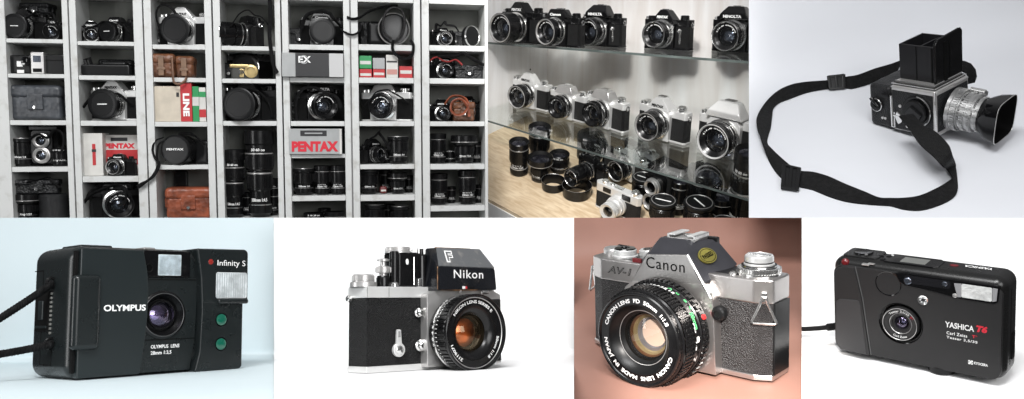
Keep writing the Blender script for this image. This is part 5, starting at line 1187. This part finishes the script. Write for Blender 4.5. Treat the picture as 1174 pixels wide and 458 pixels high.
# ================================================================== glass shelves with cameras in front of a white wooden back
def shelf_frame(pR, pL, yaw, dR):
    lo, hi = 0.0, 70.0
    for _ in range(60):
        m = (lo+hi)/2; R = rot(yaw, m); t = P(pR[0], pR[1], dR); x = R @ Vector((1, 0, 0))
        k = (pL[0]-CX)/F; s = (k*t.y-t.x)/(x.x-k*x.y); q = t+x*s
        if CY-F*q.z/q.y > pL[1]: lo = m
        else: hi = m
    return Frame(R, t), -s
YAW = -45
FT, LT = shelf_frame((862, 70.5), (556, 48), YAW, 11.4)
FM_, LM = shelf_frame((862, 229.5), (556, 137), YAW, 11.3)
FB, LB = shelf_frame((709, 309), (560, 228), YAW, 12.0)
wallf = Frame(rot(YAW, 14), FM_.t)
MT['cab_wall'] = wood('cabinet_back', (.88, .87, .86), (.74, .70, .67), 1.6, .55, (2.2, 2.2, .25))
MT['cab_side'] = wood('cabinet_side', (.86, .855, .85), (.74, .72, .70), 1.8, .55, (3, 3, .3))
MT['cab_floor'] = wood('cabinet_floor', (.74, .60, .42), (.55, .41, .26), 3.0, .45, (1.2, 5, 5))
MT['shelf_glass'] = glass('shelf_glass', (.95, .97, .965), (1, 1, 1), .22, .01, .10)
MT['glass_edge'] = pbr('glass_edge', (.10, .12, .115), .15, spec=.6, var=.3, vscale=2)
P2OBJ = []
def on_glass(fr, kind, lens, rpx, label, group, yaw=0, dz=0.0):
    r, L, z = SPEC[kind]; s = .5
    if fr is FM_: rpx *= 1.1
    for _ in range(8):
        q = fr.hit(lens[0], lens[1], (0, 0, 1), z*s+dz)
        s = rpx*fr.w(q).y/F/r
    off = Matrix.Rotation(rad(yaw), 3, 'Z') @ Vector((0, -L*s, 0))
    p = (q.x-off.x, q.y-off.y, dz+.002)
    o = put(kind, label, 'camera', fr.M(p, s, yaw), group); P2OBJ.append(o); return o
GT, GM = 'black cameras on the top glass shelf', 'chrome cameras on the middle glass shelf'
on_glass(FT, 'slr_black_long', (573, 32.5), 17.0, 'black slr with a long lens, in the back corner of the top glass shelf', GT, 2)
on_glass(FT, 'slr_black_flat', (625, 37), 15.2, 'black slr with a pale lens rim, second from the corner on the top glass shelf', GT, 0)
on_glass(FT, 'slr_black_tall', (673, 37), 15.8, 'black slr with a tall finder and lever, third on the top glass shelf', GT, 0)
on_glass(FT, 'slr_black_peak', (749, 40), 15.5, 'black slr with a pointed finder and silver lever, standing apart on the top glass shelf', GT, 3)
on_glass(FT, 'slr_black_tall', (831, 42), 17.5, 'large black slr cut off by the edge of the top glass shelf', GT, 4)
on_glass(FM_, 'slr_chrome_peak', (592, 112), 12.5, 'chrome slr in the back corner of the middle glass shelf', GM, 3)
on_glass(FM_, 'slr_chrome_flat', (637, 124), 11.5, 'chrome slr with a black rimmed lens, second on the middle glass shelf', GM, 0)
on_glass(FM_, 'slr_chrome_flat', (677, 132), 13, 'chrome slr with a long black front, third along the middle glass shelf', GM, -6)
on_glass(FM_, 'slr_chrome_peak', (741, 146), 15.5, 'chrome slr fourth along the middle glass shelf', GM, 0)
on_glass(FM_, 'slr_chrome_wide', (817, 163), 19.5, 'large chrome slr with a wide silver lens rim on the middle glass shelf', GM, 2)
# things on the wooden floor
def on_floor(kind, px, py, w, nat, label, cat, yaw=0, group=None, dz=0, tilt=0):
    q = FB.hit(px, py, (0, 0, 1), dz); s = 1.15*w*FB.w(q).y/F/nat
    o = put(kind, label, cat, FB.M((q.x, q.y, dz+.002), s, yaw, tilt), group); P2OBJ.append(o); return o
on_glass(FB, 'slr_zoom', (654, 205), 11, 'black slr with a zoom lens pointing down at the wooden floor', 'cameras on the cabinet floor', -4, .12)
on_glass(FB, 'slr_chrome_peak', (705, 197), 13, 'chrome slr standing behind the silver rangefinder', 'cameras on the cabinet floor', -6, .05)
on_glass(FB, 'rangefinder', (694, 243), 10.5, 'silver rangefinder camera with a silver lens on the cabinet floor', 'cameras on the cabinet floor', 4)
GL = 'lenses on the cabinet floor'
on_floor('lens_tall', 595, 199, 21, .95, 'black zoom lens standing alone by the side wall on the wooden floor', 'lens', 30, GL)
on_floor('lens_wide_top', 619, 206, 25, 1.04, 'lens with a flared hood next to the lone zoom lens', 'lens', 0, GL)
on_floor('lens_tall', 618, 186, 23, .95, 'tall dark lens standing behind the flared one', 'lens', 60, GL)
on_floor('hood_ring', 634, 216, 24, 1.0, 'empty black lens hood with a pale inside on the wooden floor', 'lens hood', 0)
on_floor('hood_ring', 661, 224, 30, 1.0, 'black lens hood lying right under the zoom lens', 'lens hood', 0)
on_floor('twin_lens', 751, 240, 30, .72, 'twin lens camera among the lenses on the cabinet floor', 'camera', -4)
on_floor('lens_capped', 757, 262, 27, .96, 'capped lens in front of the twin lens camera', 'lens', 20, GL)
on_floor('lens_tall', 800, 250, 32, .95, 'tall black lens with white scale behind a capped one', 'lens', 10, GL)
on_floor('lens_capped', 797, 268, 30, .96, 'capped lens in front of the tall one with a white scale', 'lens', -20, GL)
on_floor('lens_long', 846, 262, 28, .95, 'very tall dark lens at the edge of the cabinet floor', 'lens', 0, GL)
on_floor('lens_capped', 826, 285, 26, .96, 'capped lens at the front edge of the cabinet floor', 'lens', 40, GL)
on_floor('round_case', 676, 180, 26, 1.0, 'dark round case at the back behind the zoom camera', 'case', 0)
on_floor('slr_chrome_flat', 728, 194, 44, 1.4, 'half hidden chrome slr at the back of the cabinet floor', 'camera', -12, 'cameras on the cabinet floor')
on_glass(FB, 'slr_dark', (676, 181), 10, 'black slr in the second row behind the zoom camera', 'cameras on the cabinet floor', 0)
on_glass(FB, 'slr_dark', (790, 214), 12, 'black slr behind the tall lens with a white scale', 'cameras on the cabinet floor', -8)
on_glass(FB, 'slr_black_flat', (842, 226), 12, 'black slr deep in the crowded end of the cabinet floor', 'cameras on the cabinet floor', -4)
on_floor('lens_short', 641, 196, 20, .95, 'short lens between the flared lens and the zoom camera', 'lens', 20, GL)
on_floor('lens_tall', 776, 243, 22, .95, 'slim black lens beside the twin lens camera', 'lens', 40, GL)
on_floor('lens_wide_top', 824, 250, 26, 1.04, 'flared black lens among the dark ones at the crowded end', 'lens', 10, GL)
on_floor('lens_capped', 735, 230, 22, .96, 'capped lens between the rangefinder and the twin lens camera', 'lens', 10, GL)
on_floor('lens_short', 852, 244, 24, .95, 'short lens in the far crowded end of the cabinet floor', 'lens', 10, GL)
# the cabinet itself
bpy.context.view_layer.update()
iw = wallf.R.transposed(); mx = -9; mn = 99
for o in P2OBJ:
    for c in kids(o):
        for v in c.bound_box:
            p = iw @ (c.matrix_world @ Vector(v) - wallf.t); mx = max(mx, p.y); mn = min(mn, p.x)
WY, WX = mx+.08, mn-.10
cab = thing('display_cabinet', 'white wooden display cabinet with two glass shelves and a pale wood floor', 'cabinet')
def slab(fr, L, dep, th, name, mat, over=.0):
    b = B(); b.box((-L-.8, 0, -th), (over, dep, 0), .003); o = b.obj(name, mat, cab, fr.M()); return o
def glass_shelf(fr, L, th):
    dep = WY+.2
    o = slab(fr, L, dep, th, 'glass_shelf', MT['shelf_glass'])
    b = B(); b.box((-L-.8, -.006, -th), (0, -.001, -.001)); b.obj('shelf_edge', MT['glass_edge'], o)
glass_shelf(FT, LT, .035); glass_shelf(FM_, LM, .030)
b = B(); b.box((-6, 0, -.06), (3.5, 4.2, -.001), .004); b.obj('cabinet_floor', MT['cab_floor'], cab, FB.M())
b = B(); b.box((-6, -.02, -1.2), (3.5, .03, -.062)); b.obj('front_plinth', MT['white'], cab, FB.M())
b = B(); b.box((WX-.02, WY, -2.4), (.85, WY+.05, 3.2)); b.obj('back_panel', MT['cab_wall'], cab, wallf.M())
b = B(); b.box((WX-.06, -1.2, -2.4), (WX, WY-.003, 3.2)); sp = b.obj('side_panel', MT['cab_side'], cab, wallf.M())
b = B()
for z in (.3, .75, 1.2, 1.65, -.2):
    b.lathe([(.016, -.002), (.016, .002), (0, .001)], (WX+.002, WY-.45, z), 'x', 10)
for v in b.bm.verts: v.co.x = 2*(WX+.002)-v.co.x
b.obj('shelf_pin_hole', MT['black_matte'], sp, Matrix.Identity(4))
# ================================================================== paper sheets
def sheet(name, rect, fr, zoff, yback, mat, sharp=7.0, nx=60, ny=50):
    x0, x1, y0, y1 = rect; n = fr.R @ Vector((0, 0, 1)); o = fr.w((0, 0, zoff))
    vs, fs = [], []
    for j in range(ny+1):
        for i in range(nx+1):
            d = ray(x0+(x1-x0)*i/nx, y0+(y1-y0)*j/ny)
            fi = n.dot(d)/n.dot(o)            # 1 / distance to the table
            bi = 1/yback
            k = sharp/bi
            m = max(fi, bi); v = m + math.log(math.exp(k*(fi-m))+math.exp(k*(bi-m)))/k
            vs.append(d/v)
    for j in range(ny):
        for i in range(nx):
            a = j*(nx+1)+i; fs.append((a, a+1, a+nx+2, a+nx+1))
    # push down so that the flat part really is the table
    b = B(); b.raw(vs, fs); ob = b.obj(name, mat, ang=2.0)
    tag(ob, kind='structure'); return ob
paper = lambda n, c, r=.7: pbr(n, c, r, spec=.25, bump=('noise', 70, .03), var=.015, vscale=.8)
sheet('pale_grey_sheet', (858.6, 1190, -14, 250), FHT, -.004, 11.0, paper('sheet_grey', (.66, .675, .71)), 40)
sheet('pale_blue_sheet', (-16, 313.8, 250, 476), FO, -.003, 8.7, paper('sheet_blue', (.61, .70, .73)), 40)
sheet('white_sheet', (314.0, 658, 250, 476), FN, -.003, 8.2, paper('sheet_white', (.93, .93, .93)), 40)
FCT = Frame(FC.R @ rot(0, 4.0), FC.w((0, .5, 0)), KB)
sheet('pink_table', (658.2, 919, 250, 476), FCT, -.002, 9.2, pbr('table_pink', (.33, .175, .135), .5, spec=.3, bump=('noise', 60, .02), var=.04, vscale=2.5), 20)
sheet('white_table', (919.2, 1190, 250, 476), FY, -.048, 7.15, paper('sheet_white_clean', (.93, .93, .93)), 40)
b = B(); b.box((-16, 19, -9), (16, 19.3, 9)); tag(b.obj('room_wall', pbr('wall_grey', (.5, .5, .5), .8)), kind='structure')

# ================================================================== camera and lamps
cam = bpy.data.cameras.new('camera'); co = bpy.data.objects.new('camera', cam); COL.objects.link(co)
co.rotation_euler = (PI/2, 0, 0)
cam.sensor_fit = 'HORIZONTAL'; cam.sensor_width = 36; cam.lens = 36*F/1174; cam.clip_start = .05; cam.clip_end = 200
SC.camera = co

def area(name, loc, aim, sx_, sy_, power, col=(1, 1, 1), spread=PI):
    l = bpy.data.lights.new(name, 'AREA'); l.shape = 'RECTANGLE'; l.size = sx_; l.size_y = sy_; l.energy = power; l.color = col; l.spread = spread
    o = bpy.data.objects.new(name, l); COL.objects.link(o); o.location = loc
    o.rotation_euler = (Vector(aim)-Vector(loc)).to_track_quat('-Z', 'Y').to_euler(); return o
def spot(name, loc, aim, ang, power, col=(1, 1, 1), blend=.5, size=.1):
    l = bpy.data.lights.new(name, 'SPOT'); l.spot_size = rad(ang); l.spot_blend = blend; l.energy = power; l.color = col; l.shadow_soft_size = size
    o = bpy.data.objects.new(name, l); COL.objects.link(o); o.location = loc
    o.rotation_euler = (Vector(aim)-Vector(loc)).to_track_quat('-Z', 'Y').to_euler(); return o
area('key_softbox', (-1.5, .5, 7.5), (0, 8.5, -.5), 6, 3, KEY)
area('side_softbox', (-7.0, 3.6, .2), (-3.2, 7, -1.2), 1.2, 4, SIDE)
area('fill_softbox', (3.5, -2.0, 2.5), (0, 8, -.3), 5, 4, FILL)
spot('flash_lamp', (.25, .6, 1.0), P(830, 445, 6.3), 18, FLASH, (1, .95, .90), .9, .06)
spot('cabinet_fill_spot', (-.5, 3.0, 5.0), P(690, 110, 13), 27, CAB_FILL, (1, .98, .95), .6, .5)  # unseen spot added to whiten the cabinet walls
w = bpy.data.worlds.new('World'); SC.world = w; w.use_nodes = True
nt = w.node_tree; N = nt.nodes; L_ = nt.links; N.clear()
out = N.new('ShaderNodeOutputWorld'); bg = N.new('ShaderNodeBackground'); tc = N.new('ShaderNodeTexCoord'); sep = N.new('ShaderNodeSeparateXYZ'); cr = N.new('ShaderNodeValToRGB'); mr = N.new('ShaderNodeMapRange')
mr.inputs[1].default_value = -1; mr.inputs[2].default_value = 1
L_.new(tc.outputs['Generated'], sep.inputs[0]); L_.new(sep.outputs[2], mr.inputs[0]); L_.new(mr.outputs[0], cr.inputs[0]); L_.new(cr.outputs[0], bg.inputs[0]); L_.new(bg.outputs[0], out.inputs[0])
e = cr.color_ramp.elements; e[0].position = 0.0; e[0].color = (.30, .30, .30, 1); e[1].position = 1.0; e[1].color = (.9, .9, .92, 1)
m_ = e.new(.46); m_.color = (.10, .10, .105, 1); m_ = e.new(.62); m_.color = (.32, .32, .33, 1)
bg.inputs[1].default_value = WORLD
SC.view_settings.view_transform = 'Standard'; SC.view_settings.look = 'None'; SC.view_settings.exposure = 0; SC.view_settings.gamma = 1
SC.cycles.max_bounces = 8; SC.cycles.transparent_max_bounces = 16; SC.cycles.caustics_reflective = False; SC.cycles.caustics_refractive = False
SC.cycles.use_denoising = True; SC.cycles.sample_clamp_indirect = 6
